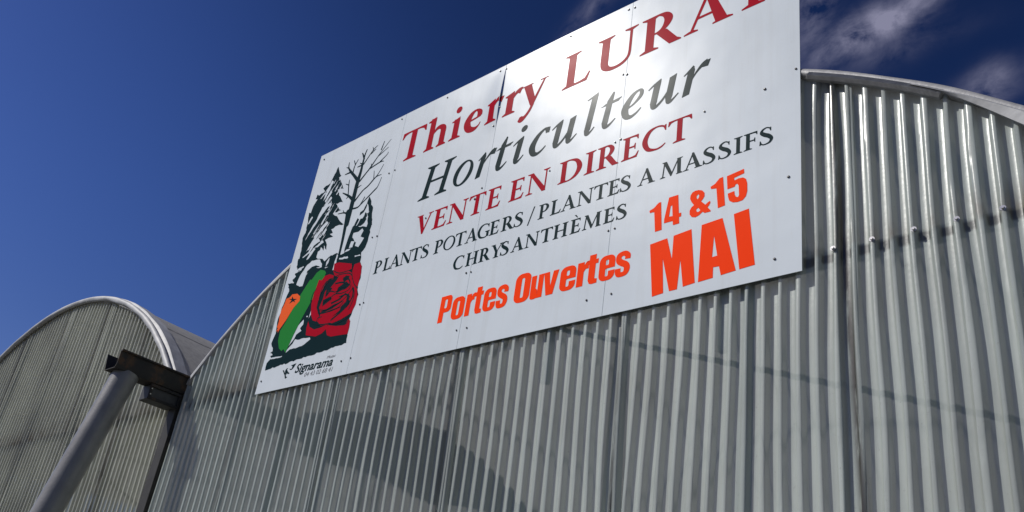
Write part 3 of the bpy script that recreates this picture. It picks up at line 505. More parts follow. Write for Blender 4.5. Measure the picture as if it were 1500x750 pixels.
,"neg":[[[-5.0695,4.2431],[-5.0462,4.2162],[-4.9939,4.2022],[-5.0269,4.199],[-5.0117,4.1764],[-5.0403,4.1935],[-5.0878,4.1828],[-5.0665,4.208],[-5.1157,4.2321],[-5.0712,4.2198]]]},"red":{"pos":[[[-4.6369,4.4115],[-4.5818,4.4068],[-4.4275,4.3564],[-4.4039,4.312],[-4.4419,4.3027],[-4.5344,4.2686],[-4.5995,4.3042],[-4.6243,4.3444]],[[-4.3907,4.342],[-4.3334,4.3412],[-4.303,4.3048],[-4.2903,4.2452],[-4.2986,4.1543],[-4.3427,4.1557],[-4.3724,4.2002],[-4.3971,4.2912]],[[-4.716,4.3285],[-4.6621,4.3296],[-4.6068,4.306],[-4.6001,4.2753],[-4.6451,4.2816],[-4.6943,4.2306],[-4.6967,4.1256],[-4.8011,4.1493],[-4.7684,4.2095],[-4.7546,4.2841]],[[-4.5398,4.2843],[-4.4419,4.3027],[-4.3931,4.2712],[-4.3599,4.1506],[-4.3609,4.0586],[-4.6674,4.1189],[-4.6644,4.185],[-4.6065,4.248]],[[-4.3259,4.1424],[-4.293,4.1253],[-4.2707,4.0562],[-4.2904,4.0335],[-4.3576,4.0487],[-4.3502,4.102]],[[-4.7777,4.3124],[-4.6926,4.2809],[-4.7236,4.2048],[-4.7227,4.1425],[-4.7178,4.0695],[-4.658,3.9858],[-4.6576,3.9458],[-4.7243,3.9696],[-4.7688,4.0296],[-4.7944,4.1173],[-4.796,4.2009]],[[-4.6672,4.1298],[-4.6405,4.2162],[-4.5355,4.2423],[-4.4177,4.2235],[-4.3622,4.1797],[-4.3409,4.1147],[-4.3635,4.0605],[-4.4303,4.0163],[-4.5391,4.0104],[-4.6544,4.0152],[-4.6861,4.0626]],[[-4.3316,4.1274],[-4.2935,4.1134],[-4.2726,4.0691],[-4.2703,4.0004],[-4.2964,3.9384],[-4.3944,3.9108],[-4.4996,3.8985],[-4.5636,3.9214],[-4.4604,3.9442],[-4.3569,4.0001],[-4.3161,4.0595]],[[-4.4327,4.2272],[-4.2923,4.1926],[-4.295,4.1385],[-4.3278,4.1364],[-4.3734,4.1723]],[[-4.6504,4.0043],[-4.5353,3.9996],[-4.4285,4.011],[-4.4417,3.9696],[-4.5127,3.9355],[-4.5277,3.8994],[-4.615,3.9072],[-4.6576,3.9458]],[[-4.7778,3.9756],[-4.7433,3.9232],[-4.6803,3.8907],[-4.6091,3.8913],[-4.5428,3.9024],[-4.5258,3.8745],[-4.5766,3.8407],[-4.6431,3.8291],[-4.7639,3.8623],[-4.7788,3.9203]],[[-4.5333,3.8956],[-4.4342,3.8687],[-4.3353,3.8554],[-4.3096,3.8979],[-4.2874,3.879],[-4.2804,3.83],[-4.2831,3.7786],[-4.338,3.7846],[-4.4629,3.7945],[-4.5109,3.8134],[-4.5397,3.8627]]]
,"neg":[[[-4.603,4.276],[-4.5398,4.2843],[-4.5559,4.2548],[-4.6063,4.2095],[-4.6494,4.1433],[-4.6499,4.2008]],[[-4.4562,4.2682],[-4.4125,4.2524],[-4.4179,4.2302],[-4.4635,4.2131],[-4.4881,4.2476]],[[-4.5059,4.1855],[-4.4389,4.2165],[-4.3802,4.1741],[-4.4462,4.1619],[-4.5166,4.1409]],[[-4.6632,4.1186],[-4.5815,4.1306],[-4.5583,4.105],[-4.6199,4.0784],[-4.6509,4.065]],[[-4.5163,4.1865],[-4.4668,4.2051],[-4.418,4.1831],[-4.4632,4.1536],[-4.5278,4.1384]],[[-4.6584,4.0262],[-4.5486,4.0374],[-4.4337,4.0666],[-4.4234,4.0563],[-4.5285,4.02],[-4.638,4.0097]],[[-4.3889,4.0961],[-4.3562,4.0589],[-4.4158,3.9738],[-4.5052,3.9536],[-4.4231,3.995],[-4.3857,4.0458]],[[-4.6091,4.2087],[-4.5833,4.1964],[-4.6281,4.1413],[-4.6476,4.1356]],[[-4.7024,4.107],[-4.7144,4.1715],[-4.6844,4.258],[-4.6668,4.2495],[-4.6953,4.1671],[-4.6825,4.0924]],[[-4.5621,4.0755],[-4.4823,4.0876],[-4.411,4.1212],[-4.4021,4.1111],[-4.4636,4.0734],[-4.5483,4.0604]],[[-4.3406,4.1345],[-4.3287,4.1267],[-4.3153,4.0692],[-4.3459,4.0075],[-4.356,4.0136],[-4.3298,4.0725]]]},"branches":[[[-4.6074,4.4037,0.0176],[-4.6078,4.4829,0.0236],[-4.6123,4.6144,0.0298],[-4.6244,4.7508,0.0361],[-4.6373,4.8587,0.0395]],[[-4.6048,4.7342,0.0389],[-4.6072,4.8228,0.0452],[-4.6077,4.9276,0.0484],[-4.6082,5.0126,0.0457],[-4.6088,5.1201,0.043],[-4.6015,5.2045,0.0309],[-4.6027,5.2818,0.0218],[-4.6023,5.3592,0.0156],[-4.5908,5.4107,0.0094]],[[-4.5982,5.3243,0.0155],[-4.6299,5.3809,0.0126],[-4.6418,5.3966,0.0063]],[[-4.6019,5.2704,0.0156],[-4.6573,5.2709,0.0079]],[[-4.6038,5.2767,0.0124],[-4.636,5.2996,0.0063]],[[-4.6127,5.1323,0.0308],[-4.6755,5.1981,0.0251],[-4.7274,5.2498,0.0223],[-4.7742,5.3058,0.0129],[-4.7852,5.3605,0.0065]],[[-4.7015,5.235,0.0127],[-4.7002,5.2955,0.0096],[-4.675,5.3475,0.0064]],[[-4.6984,5.3115,0.0096],[-4.7244,5.357,0.0064]],[[-4.7274,5.2498,0.0191],[-4.7986,5.2509,0.0081]],[[-4.7729,5.302,0.0097],[-4.8031,5.3198,0.0065]],[[-4.5883,5.2709,0.0124],[-4.5402,5.3357,0.0093],[-4.5055,5.3778,0.0092],[-4.4653,5.401,0.0046]],[[-4.5036,5.3715,0.0092],[-4.5209,5.406,0.0046]],[[-4.5228,5.3457,0.0092],[-4.4769,5.3723,0.0046]],[[-4.5857,5.1121,0.0184],[-4.5286,5.1674,0.0137],[-4.4925,5.203,0.0151],[-4.4299,5.283,0.0089],[-4.3695,5.3472,0.0059],[-4.3132,5.4017,0.003]],[[-4.407,5.3398,0.0119],[-4.3907,5.4104,0.006]],[[-4.4906,5.1969,0.0121],[-4.3838,5.217,0.0103],[-4.3422,5.209,0.0044]],[[-4.4243,5.2863,0.009],[-4.3252,5.33,0.0044]],[[-4.4774,5.1975,0.009],[-4.4905,5.2403,0.0045]],[[-4.3849,5.2206,0.0118],[-4.3187,5.2625,0.0058],[-4.3141,5.2823,0.0044]],[[-4.5831,4.9354,0.0181],[-4.5173,5.0031,0.012],[-4.4593,5.0308,0.0133],[-4.3961,5.0827,0.0103],[-4.332,5.0863,0.0044]],[[-4.4537,5.0341,0.0118],[-4.3757,5.1019,0.0073],[-4.3327,5.1766,0.0044]],[[-4.4127,5.0727,0.0073],[-4.4307,5.1536,0.0044]],[[-4.6008,5.0528,0.0123],[-4.5513,5.0679,0.0046]],[[-4.581,4.8665,0.0151],[-4.5136,4.8657,0.0119],[-4.4689,4.9343,0.0073]],[[-4.5136,4.8657,0.0089],[-4.3716,4.9588,0.013],[-4.3405,4.9846,0.0072],[-4.3204,5.0559,0.0043]],[[-4.6194,4.9632,0.0275],[-4.6853,5.0171,0.0186],[-4.7652,5.0676,0.0079]],[[-4.6775,5.0145,0.0124],[-4.6987,4.9947,0.0063]],[[-4.6893,5.0291,0.0093],[-4.7139,5.1241,0.0094],[-4.7213,5.1759,0.0048]],[[-4.7139,5.1241,0.0094],[-4.7569,5.1478,0.0048]],[[-4.6204,4.8217,0.0212],[-4.6741,4.8595,0.0123],[-4.7555,4.8746,0.0063]],[[-4.6818,4.8619,0.0093],[-4.7006,4.889,0.0047]]]
,"rose_lines":[[[-4.4176,4.3538,0.0056],[-4.4027,4.2926,0.007],[-4.3769,4.2294,0.0069],[-4.3324,4.1625,0.0068],[-4.2921,4.1343,0.0053]],[[-4.6125,4.3414,0.0073],[-4.5488,4.3107,0.0086],[-4.4684,4.3047,0.0071],[-4.4173,4.3059,0.0056]],[[-4.6943,4.2306,0.0074],[-4.6579,4.2799,0.0088],[-4.5994,4.2848,0.0073],[-4.5434,4.2949,0.0072],[-4.435,4.2818,0.0084],[-4.3891,4.2513,0.0069]],[[-4.4774,4.2544,0.0141],[-4.4179,4.2302,0.0126],[-4.3905,4.1859,0.0111],[-4.4323,4.1585,0.0125],[-4.4989,4.165,0.0085]],[[-4.5949,4.1025,0.0086],[-4.5414,4.1373,0.0099],[-4.4603,4.1278,0.0083],[-4.3875,4.1386,0.0069],[-4.3734,4.1724,0.0069]],[[-4.7158,4.1778,0.0059],[-4.7091,4.2342,0.0074],[-4.6763,4.2747,0.0074]],[[-4.4779,4.1039,0.0084],[-4.4015,4.1048,0.0123],[-4.3539,4.0753,0.0081]],[[-4.8068,4.1305,0.0065],[-4.8081,4.1932,0.0082],[-4.7805,4.2392,0.0065]],[[-4.7024,4.107,0.0079],[-4.715,4.1613,0.0095],[-4.688,4.2276,0.0095],[-4.6528,4.2711,0.0079]],[[-4.6857,4.022,0.0079],[-4.6225,4.0064,0.0092],[-4.5391,4.0104,0.0091],[-4.4582,4.0175,0.0074],[-4.4152,4.0525,0.0074]],[[-4.6879,4.0478,0.0063],[-4.6022,4.0291,0.0077],[-4.524,4.047,0.0091],[-4.4449,4.0592,0.0074],[-4.3778,4.1035,0.0074],[-4.3442,4.1453,0.0059]],[[-4.6551,4.0964,0.0109],[-4.6047,4.1155,0.0124],[-4.5698,4.0975,0.0076]],[[-4.6478,4.1561,0.0094],[-4.5972,4.175,0.0109],[-4.5335,4.155,0.0076],[-4.4858,4.1792,0.0106],[-4.3994,4.1686,0.0074]],[[-4.5586,4.2274,0.0123],[-4.4857,4.2199,0.0137],[-4.4216,4.1941,0.0104]],[[-4.3742,4.0927,0.0176],[-4.364,4.0213,0.0204],[-4.4047,3.9812,0.0176],[-4.4622,3.9494,0.0133],[-4.5089,3.9249,0.0089]],[[-4.6732,3.949,0.0063],[-4.6696,3.9783,0.0078],[-4.627,3.9793,0.0062]],[[-4.5428,3.9024,0.0076],[-4.524,3.9084,0.0075],[-4.4404,3.8864,0.0074],[-4.3399,3.9091,0.0086],[-4.3144,3.9326,0.0057]],[[-4.7598,3.9668,0.0096],[-4.6984,3.9391,0.0125],[-4.6181,3.9158,0.0108],[-4.5447,3.9077,0.0076]],[[-4.3351,4.1382,0.0058],[-4.3121,4.0881,0.0072],[-4.313,4.0294,0.0072],[-4.3354,3.9759,0.0072]],[[-4.3929,3.8671,0.0058],[-4.337,3.8605,0.0072],[-4.3044,3.8825,0.0057]]]
,"screws":[[-1.3291,3.5652],[-1.3832,4.5349],[-1.7062,4.5365],[-1.2285,4.588],[-1.2664,3.9765],[-2.2499,5.5442],[-2.2062,5.5361],[-2.2418,5.0356],[-2.2146,5.0242],[-2.2493,4.5563],[-2.2144,4.5635],[-2.2344,3.9783],[-2.1949,3.9808],[-2.176,3.5905],[-2.3252,3.5878],[-3.2657,5.5519],[-3.2124,5.5482],[-3.2126,5.2218],[-3.2385,5.0768],[-3.2432,4.5925],[-3.2472,3.9813],[-3.2077,3.9783],[-3.241,3.599],[-3.1601,3.5986],[-2.679,5.5553],[-3.7646,5.5488],[-4.2389,5.5547],[-4.2411,5.0625],[-4.1803,5.0688],[-4.2595,4.5242],[-4.2078,4.5193],[-4.2231,3.9871],[-4.1856,3.9921],[-4.2795,3.5811],[-4.1862,3.5875],[-5.159,5.5294],[-5.1756,3.5729],[-3.7264,4.5185],[-3.2903,4.5254],[-2.7004,4.5291]]}
SX0, SX1, SZ0, SZ1, SY = -5.215, -1.2085, GZ+1.876, GZ+3.985, 3.0
sign = empty('sign', (-3.21, SY, SZ0), 'large white horticulture sign with red, dark and orange lettering screwed to the greenhouse gable', 'sign')
SEAMS = [SX0, -4.195, -3.2155, -2.220, SX1]
def warp_y(x, z):
    """how far the thin panels bow out of plane"""
    y = 0.0035*noise.noise(Vector((x*1.3, z*1.1, 4.2)))
    t = (z - (GZ+3.45))/0.53                                  # the loose edge at the second seam
    if t > 0 and x < SEAMS[2]:
        y -= 0.013*math.sin(min(t, 1.0)*math.pi)*math.exp(-((x-SEAMS[2])/0.09)**2)
    return y
for i in range(4):
    a, b = SEAMS[i] + (0.0012 if i else 0), SEAMS[i+1] - (0.0012 if i < 3 else 0)
    bm = bmesh.new(); nx, nz = 44, 60; F = []; B = []
    for ix in range(nx+1):
        x = a + (b-a)*ix/nx
        F.append([bm.verts.new((x + (-0.015*(GZ+3.985-SZ0-(SZ1-z))/2.1*0 ), SY + warp_y(x, z), z)) for z in [SZ0 + (SZ1-SZ0)*j/nz for j in range(nz+1)]])
        B.append([bm.verts.new((x, SY + 0.003 + warp_y(x, z), z)) for z in [SZ0 + (SZ1-SZ0)*j/nz for j in range(nz+1)]])
    for ix in range(nx):
        for j in range(nz):
            bm.faces.new((F[ix][j], F[ix+1][j], F[ix+1][j+1], F[ix][j+1])); bm.faces.new((B[ix][j], B[ix][j+1], B[ix+1][j+1], B[ix+1][j]))
    for j in range(nz):
        bm.faces.new((F[0][j], F[0][j+1], B[0][j+1], B[0][j])); bm.faces.new((F[nx][j], B[nx][j], B[nx][j+1], F[nx][j+1]))
    for ix in range(nx):
        bm.faces.new((F[ix][0], B[ix][0], B[ix+1][0], F[ix+1][0])); bm.faces.new((F[ix][nz], F[ix+1][nz], B[ix+1][nz], B[ix][nz]))
    obj('sign_panel', bm, M['panel'], sign, smooth=40)
# battens behind the sign reach above the arch
for z in (SZ0+.16, GZ+2.9, SZ1-.25):
    bm = bmesh.new(); box(bm, SX0+.04, SX1-.04, SY+.0075, SY+.0135, z-.02, z+.02); obj('batten', bm, M['seam'], sign)
for x in (-4.9, -3.9, -2.6, -1.6):
    bm = bmesh.new(); box(bm, x-.02, x+.02, SY+.06, SY+.10, GZ+1.6, SZ1-.06, .003); obj('support_post', bm, M['galv'], sign)

# union of polygons minus cut polygons -> flat mesh that follows the panel
def area2(p): return sum(p[i][0]*p[(i+1) % len(p)][1] - p[(i+1) % len(p)][0]*p[i][1] for i in range(len(p)))
def ccw(p): return p if area2(p) > 0 else p[::-1]
def union(pos, neg):
    vs, fs = [], []
    for p in pos + neg:
        p = ccw(p); k = len(vs); vs += [Vector((q[0], q[1])) for q in p]; fs.append(list(range(k, len(vs))))
    ov, oe, of, _, _, orf = delaunay_2d_cdt(vs, [], fs, 1, 1e-6)
    keep = []
    npz = len(pos)
    for f, o_ in zip(of, orf):
        if any(i < npz for i in o_) and not any(i >= npz for i in o_): keep.append(f)
    return [tuple(v_) for v_ in ov], keep
def vinyl(name, shapes, material, lift, parent, sub=0, smoothp=False):
    """shapes: list of (verts2d, faces) already in wall coordinates"""
    bm = bmesh.new()
    for vs, fs in shapes:
        used = {}
        for f in fs:
            q = []
            for i in f:
                if i not in used: used[i] = bm.verts.new((vs[i][0], 0, vs[i][1]))
                q.append(used[i])
            try: fc = bm.faces.new(q)
            except ValueError: continue
    bm.normal_update()
    flip = [f for f in bm.faces if f.normal.y > 0]
    if flip: bmesh.ops.reverse_faces(bm, faces=flip)
    # cut along a grid so the film can follow the bowed panel
    if sub:
        for gx in [SX0 + i*sub for i in range(int((SX1-SX0)/sub)+1)]:
            bmesh.ops.bisect_plane(bm, geom=bm.verts[:]+bm.edges[:]+bm.faces[:], plane_co=(gx, 0, 0), plane_no=(1, 0, 0))
        for gz in [SZ0 + i*sub for i in range(int((SZ1-SZ0)/sub)+1)]:
            bmesh.ops.bisect_plane(bm, geom=bm.verts[:]+bm.edges[:]+bm.faces[:], plane_co=(0, 0, gz), plane_no=(0, 0, 1))
    for v_ in bm.verts: v_.co.y = SY - lift + warp_y(v_.co.x, v_.co.z)
    return obj(name, bm, material, parent)

# ------------------------------------------------------------------ letter shapes (cap height 1, upright; slant is added afterwards)
def cat(pts, n=6):
    out = []
    for i in range(len(pts)-1):
        p0 = pts[max(i-1, 0)]; p1 = pts[i]; p2 = pts[i+1]; p3 = pts[min(i+2, len(pts)-1)]
        for k in range(n):
            t = k/n
            out.append(tuple(0.5*((2*b) + (-a+c)*t + (2*a-5*b+4*c-d)*t*t + (-a+3*b-3*c+d)*t**3) for a, b, c, d in zip(p0, p1, p2, p3)))
    out.append(tuple(pts[-1])); return out
def brush(pts, n=6, cap=False):
    """ribbon of varying width along (x, y, w)"""
    P = cat(pts, n); polys = []; L = []; Rr = []
    for i, p in enumerate(P):
        a = P[max(i-1, 0)]; b = P[min(i+1, len(P)-1)]
        dx, dy = b[0]-a[0], b[1]-a[1]; l = math.hypot(dx, dy) or 1
        nx, ny = -dy/l, dx/l
        L.append((p[0]+nx*p[2]/2, p[1]+ny*p[2]/2)); Rr.append((p[0]-nx*p[2]/2, p[1]-ny*p[2]/2))
    for i in range(len(P)-1):
        polys.append([L[i], L[i+1], Rr[i+1], Rr[i]])
    if cap:
        for e in (P[0], P[-1]): polys.append(disc(e[0], e[1], e[2]/2, e[2]/2, 10))
    return polys
def disc(cx, cy, rx, ry, n=20): return [(cx+rx*math.cos(2*math.pi*k/n), cy+ry*math.sin(2*math.pi*k/n)) for k in range(n)]
def quad(x0, y0, x1, y1, w0, w1=None):
    w1 = w0 if w1 is None else w1
    return [(x0-w0/2, y0), (x0+w0/2, y0), (x1+w1/2, y1), (x1-w1/2, y1)]
def sf(cx, y, e, w, up=1, el=None):
    el = e if el is None else el
    return [(cx-el, y), (cx+e, y), (cx+e, y+up*.032), (cx+w/2, y+up*.085), (cx-w/2, y+up*.085), (cx-el, y+up*.032)]
def stem(cx, S, e=.22, y0=0, y1=1, b=True, t=True):
    p = [quad(cx, y0, cx, y1, S)]
    if b: p.append(sf(cx, y0, e, S))
    if t: p.append(sf(cx, y1, e, S, -1))
    return p
def roundrect(x0, y0, x1, y1, r, n=5):
    r = min(r, abs(x1-x0)/2-1e-4, abs(y1-y0)/2-1e-4); p = []
    for cx, cy, a in ((x1-r, y0+r, -90), (x1-r, y1-r, 0), (x0+r, y1-r, 90), (x0+r, y0+r, 180)):
        for k in range(n+1):
            t = R(a + 90*k/n); p.append((cx+r*math.cos(t), cy+r*math.sin(t)))
    return p
def G(ch, S=.18, T=.065):
    """returns pos, neg, natural width"""
    h = S/2
    if ch == 'I': return stem(.23, S, .23), [], .46
    if ch in 'ELFÈ':
        c = .22; p = stem(c, S, .22)
        if ch != 'F':
            p += [[(c, 0), (.68, 0), (.76, .25), (.715, .25), (.62, .10), (.48, T+.01), (c, T)]]
        if ch != 'L':
            p += [[(c, 1), (c, 1-T), (.52, 1-T-.01), (.62, .90), (.665, .80), (.705, .80), (.70, 1)], [(c, .47), (.54, .47), (.56, .38), (.60, .38), (.60, .64), (.56, .64), (.53, .54), (c, .54)]]
        if ch == 'È': p += [[(.22, 1.30), (.36, 1.28), (.50, 1.08), (.44, 1.07)]]
        return p, [], (.76 if ch != 'F' else .71)
    if ch == 'T':
        return [quad(.465, 0, .465, 1, S), sf(.465, 0, .24, S), [(.02, 1), (0, .79), (.04, .79), (.12, .90), (.25, 1-T), (.68, 1-T), (.81, .90), (.89, .79), (.93, .79), (.91, 1)]], [], .93
    if ch == 'H':
        return stem(.24, S, .22) + stem(.88, S, .22) + [[(.24, .47), (.88, .47), (.88, .535), (.24, .535)]], [], 1.12
    if ch == 'N':
        return [quad(.17, 0, .17, .97, T), sf(.17, 0, .17, T), [(0, 1), (.28, 1), (.97, .02), (.97, -.02), (.88, -.02), (.20, .90), (.0, .965)],
                [(.10, .96), (.30, .96), (.96, .12), (.90, -.02), (.80, -.02)], quad(.93, .0, .93, 1, T), sf(.93, 1, .16, T, -1)], [], 1.09
    if ch == 'M':
        return [quad(.16, 0, .24, 1, T), sf(.16, 0, .16, T), [(.10, 1), (.36, 1), (.70, .23), (.68, 0), (.62, 0), (.18, .92), (.10, .965)], [(.60, 0), (.68, 0), (1.06, .92), (1.00, .95)],
                [(.96, 1), (1.19, 1), (1.22, 0), (1.22-S*1.05, 0), (1.22-S*1.05-.03, .9)], sf(1.14, 0, .19, S), [(1.0, 1), (1.30, 1), (1.30, .967), (1.19, .94), (1.0, .94)]], [], 1.33
    if ch == 'V':
        return [[(.09, .98), (.09+S*1.15, .98), (.55, .22), (.50, -.02), (.44, -.02)], [(.44, -.02), (.52, -.02), (.86, .98), (.79, .98)], [(0, 1), (.38, 1), (.38, .967), (.28, .94), (.12, .94), (0, .967)], [(.68, 1), (.98, 1), (.98, .967), (.86, .94), (.79, .94), (.68, .967)]], [], .98
    if ch == 'A':
        return [[(.13, .03), (.20, .03), (.55, .93), (.50, 1.02)], [(.47, 1.02), (.58, 1.02), (.97, .03), (.97-S*1.25, .03), (.46, .88)], [(.26, .31), (.80, .31), (.78, .375), (.28, .375)],
                [(0, 0), (.32, 0), (.32, .033), (.22, .07), (.12, .07), (0, .033)], [(.64, 0), (1.08, 0), (1.08, .033), (.98, .07), (.75, .07), (.64, .033)]], [], 1.08
    if ch == 'Y':
        return [quad(.50, 0, .50, .47, S), sf(.50, 0, .23, S), [(.09, .98), (.09+S*1.15, .98), (.55, .53), (.59, .40), (.42, .40)], [(.50, .44), (.57, .44), (.91, .98), (.84, .98)],
                [(0, 1), (.38, 1), (.38, .967), (.28, .94), (.12, .94), (0, .967)], [(.72, 1), (1.02, 1), (1.02, .967), (.91, .94), (.84, .94), (.72, .967)]], [], 1.02
    if ch in 'PR':
        c = .23; p = stem(c, S, .23)
        p += brush([(c, .965, T), (.42, .97, T), (.58, .90, S*.7), (.66, .74, S*1.0), (.58, .56, S*.7), (.42, .47, T), (c, .475, T)], 5)
        if ch == 'R':
            p += [[(.40, .50), (.52, .52), (.64, .46), (.90, .10), (1.0, .03), (1.0, 0), (.72, 0), (.36, .47)]]
            return p, [], .99
        return p, [], .75
    if ch == 'D':
        c = .22; p = stem(c, S, .22)
        p += brush([(c, .965, T), (.48, .965, T), (.76, .84, S*.75), (.90, .52, S*1.08), (.78, .20, S*.75), (.52, .04, T), (c, .035, T)], 6)
        return p, [], .99
    if ch == 'O':
        return [disc(.53, .5, .53, .53, 36)], [[(.53 + .36*math.cos(a)*1.0 + .05*math.sin(a), .5 + .455*math.sin(a) - .02*math.cos(a)) for a in [2*math.pi*k/32 for k in range(32)]]], 1.06
    if ch in 'CG':
        p = brush([(.90, .84, T), (.74, .955, T*1.1), (.50, .985, T*1.1), (.24, .86, S*.8), (.10, .50, S*1.05), (.24, .14, S*.8), (.54, .02, T*1.2), (.76, .05, T*1.1), (.92, .16, T*.6)], 6)
        p += [[(.88, .97), (.92, .97), (.92, .72), (.88, .72), (.80, .90)]]
        if ch == 'G': p += [quad(.86, .05, .86, .44, S*.95), sf(.84, .45, .20, S, -1)]
        return p, [], (.93 if ch == 'C' else 1.04)
    if ch == 'S':
        p = brush([(.56, .80, T*.7), (.50, .92, T*.9), (.34, .985, T), (.15, .90, S*.6), (.11, .74, S*.95), (.28, .58, S*1.12), (.46, .46, S*1.12), (.60, .27, S*.95), (.52, .08, S*.6), (.30, .015, T), (.13, .06, T*.9), (.05, .22, T*.7)], 6)
        p += [[(.55, .96), (.59, .96), (.59, .74), (.55, .74), (.49, .90)], [(0, .02), (.045, .02), (.12, .10), (.06, .28), (.02, .28)]]
        return p, [], .69
    if ch == 'U':
        p = [quad(.25, .28, .25, 1, S), sf(.25, 1, .22, S, -1), quad(.90, .30, .90, 1, T*1.15), sf(.90, 1, .17, T, -1)]
        p += brush([(.25, .32, S), (.27, .16, S*.9), (.38, .045, S*.6), (.55, .01, T*1.5), (.74, .05, T*1.5), (.87, .17, T*1.3), (.90, .34, T*1.15)], 6)
        return p, [], 1.07
    if ch == '/': return [quad(.04, -.18, .40, 1.06, T*1.2)], [], .46
    # roman lower case of the first line
    x = .68
    if ch == 'h':
        p = [quad(.20, 0, .20, 1.06, S), sf(.20, 0, .20, S), [(.20-h, 1.0), (.20+h, 1.09), (.20-h-.10, 1.0), (.20-h-.10, .965), (.20-h, .94)]]
        p += brush([(.26, .50, T), (.40, .64, S*.55), (.55, .655, S*.7), (.66, .56, S), (.67, .40, S)], 6) + [quad(.67, 0, .67, .42, S), sf(.67, 0, .18, S)]
        return p, [], .85
    if ch == 'i':
        return [quad(.21, 0, .21, .66, S), sf(.21, 0, .21, S), [(.21-h, .56), (.21+h, .70), (.21+h, .60), (.21-h, .60), (.02, .62), (.02, .585)], [(.02, .585), (.02, .615), (.21+h, .70), (.21, .56)], disc(.21, .95, .105, .105, 20)], [], .42
    if ch == 'e':
        p = brush([(.10, .36, T), (.34, .385, T), (.54, .42, T)], 3)
        p += brush([(.49, .42, S*.8), (.48, .55, S*.75), (.36, .655, T*1.1), (.20, .57, S*.75), (.10, .34, S*1.05), (.18, .12, S*.95), (.36, .045, S*.65), (.50, .10, T*.9), (.56, .20, T*.4)], 6)
        return p, [], .58
    if ch == 'r':
        p = [quad(.20, 0, .20, .62, S), sf(.20, 0, .20, S), [(.02, .585), (.02, .615), (.20+h, .70), (.20+h, .54), (.20-h, .56)]]
        p += brush([(.26, .46, T), (.36, .60, S*.5), (.46, .64, S*.75), (.53, .62, S*.95)], 5)
        return p, [], .55
    if ch == 'y':
        p = [[(.06, .66), (.06+S*1.1, .66), (.48, .12), (.40, -.02), (.33, 0)], [(.66, .66), (.72, .66), (.42, -.06), (.34, -.02)], [(0, .68), (.34, .68), (.34, .65), (0, .65)], [(.56, .68), (.80, .68), (.80, .65), (.56, .65)]]
        p += brush([(.42, .02, T*1.3), (.34, -.16, T*1.4), (.22, -.30, S*.5), (.12, -.33, S*.9), (.04, -.30, S*.6)], 5)
        return p, [], .80
    raise KeyError(ch)
def GI(ch, S=.17, T=.05):
    """chancery italic lower case, natural extents 0..w"""
    X = .70
    if ch == 'H': return G('H', .17, .06)
    if ch == 'o':
        return [disc(.315, .35, .315, .365, 30)], [[(.325 + .175*math.cos(a) + .05*math.sin(a), .35 + .31*math.sin(a)*1.0 - .015*math.cos(a)) for a in [2*math.pi*k/26 for k in range(26)]]], .63
    if ch == 'r':
        return [[(.06, 0), (.22, .02), (.24, .60), (.20, .70), (.08, .55)]] + brush([(0, .53, .03), (.09, .60, .05), (.20, .70, .06)], 3) + brush([(.18, .30, .03), (.28, .50, .05), (.40, .64, .10), (.50, .665, .17)], 5) + [[(.40, .58), (.54, .56), (.57, .72), (.42, .72)]], [], .57
    if ch == 't':
        return [[(.12, .15), (.28, .17), (.28, .90), (.24, .93), (.13, .72)], [(0, .615), (.49, .665), (.50, .70), (.50, .68), (.44, .64), (0, .60)], [(0, .60), (.44, .615), (.50, .70), (.10, .66)]] + brush([(.20, .18, S), (.22, .06, .12), (.28, .03, .09), (.36, .07, .06), (.46, .17, .03)], 5), [], .50
    if ch == 'i':
        return [[(.12, .12), (.28, .14), (.28, .66), (.27, .72), (.12, .60)]] + brush([(0, .54, .03), (.12, .63, .05), (.27, .72, .03)], 3) + brush([(.20, .16, S), (.20, .05, .10), (.26, .03, .08), (.33, .08, .05), (.41, .17, .03)], 5) + [disc(.21, .95, .09, .09, 20)], [], .41
    if ch == 'c':
        return brush([(.46, .56, .12), (.40, .655, .08), (.32, .665, .07), (.18, .54, .13), (.09, .30, S*1.08), (.16, .10, .14), (.28, .035, .09), (.40, .08, .06), (.50, .18, .03)], 6) + [[(.40, .55), (.50, .53), (.50, .68), (.42, .70), (.34, .69)]], [], .50
    if ch == 'u':
        return [[(.12, .14), (.28, .16), (.28, .66), (.27, .72), (.12, .60)]] + brush([(0, .54, .03), (.12, .63, .05), (.27, .72, .03)], 3) + brush([(.20, .18, S), (.22, .06, .12), (.29, .04, .08), (.42, .16, .06), (.53, .36, .05)], 5) + \
               [[(.48, .14), (.64, .16), (.64, .70), (.48, .66)]] + brush([(.56, .18, S), (.57, .05, .11), (.62, .03, .08), (.69, .08, .05), (.78, .17, .03)], 5), [], .77
    if ch == 'l':
        return [[(.12, .12), (.28, .14), (.28, 1.02), (.26, 1.08), (.12, .98)]] + brush([(0, .97, .03), (.12, 1.01, .05), (.27, 1.08, .03)], 3) + brush([(.20, .16, S), (.20, .05, .10), (.25, .03, .08), (.32, .08, .05), (.38, .16, .03)], 5), [], .38
    if ch == 'e':
        return brush([(.14, .28, .04), (.30, .36, .06), (.42, .50, .10), (.42, .62, .09), (.34, .67, .06), (.20, .58, .12), (.09, .32, S*1.05), (.15, .11, .14), (.27, .035, .09), (.40, .08, .06), (.50, .18, .03)], 6), [], .50
    raise KeyError(ch)
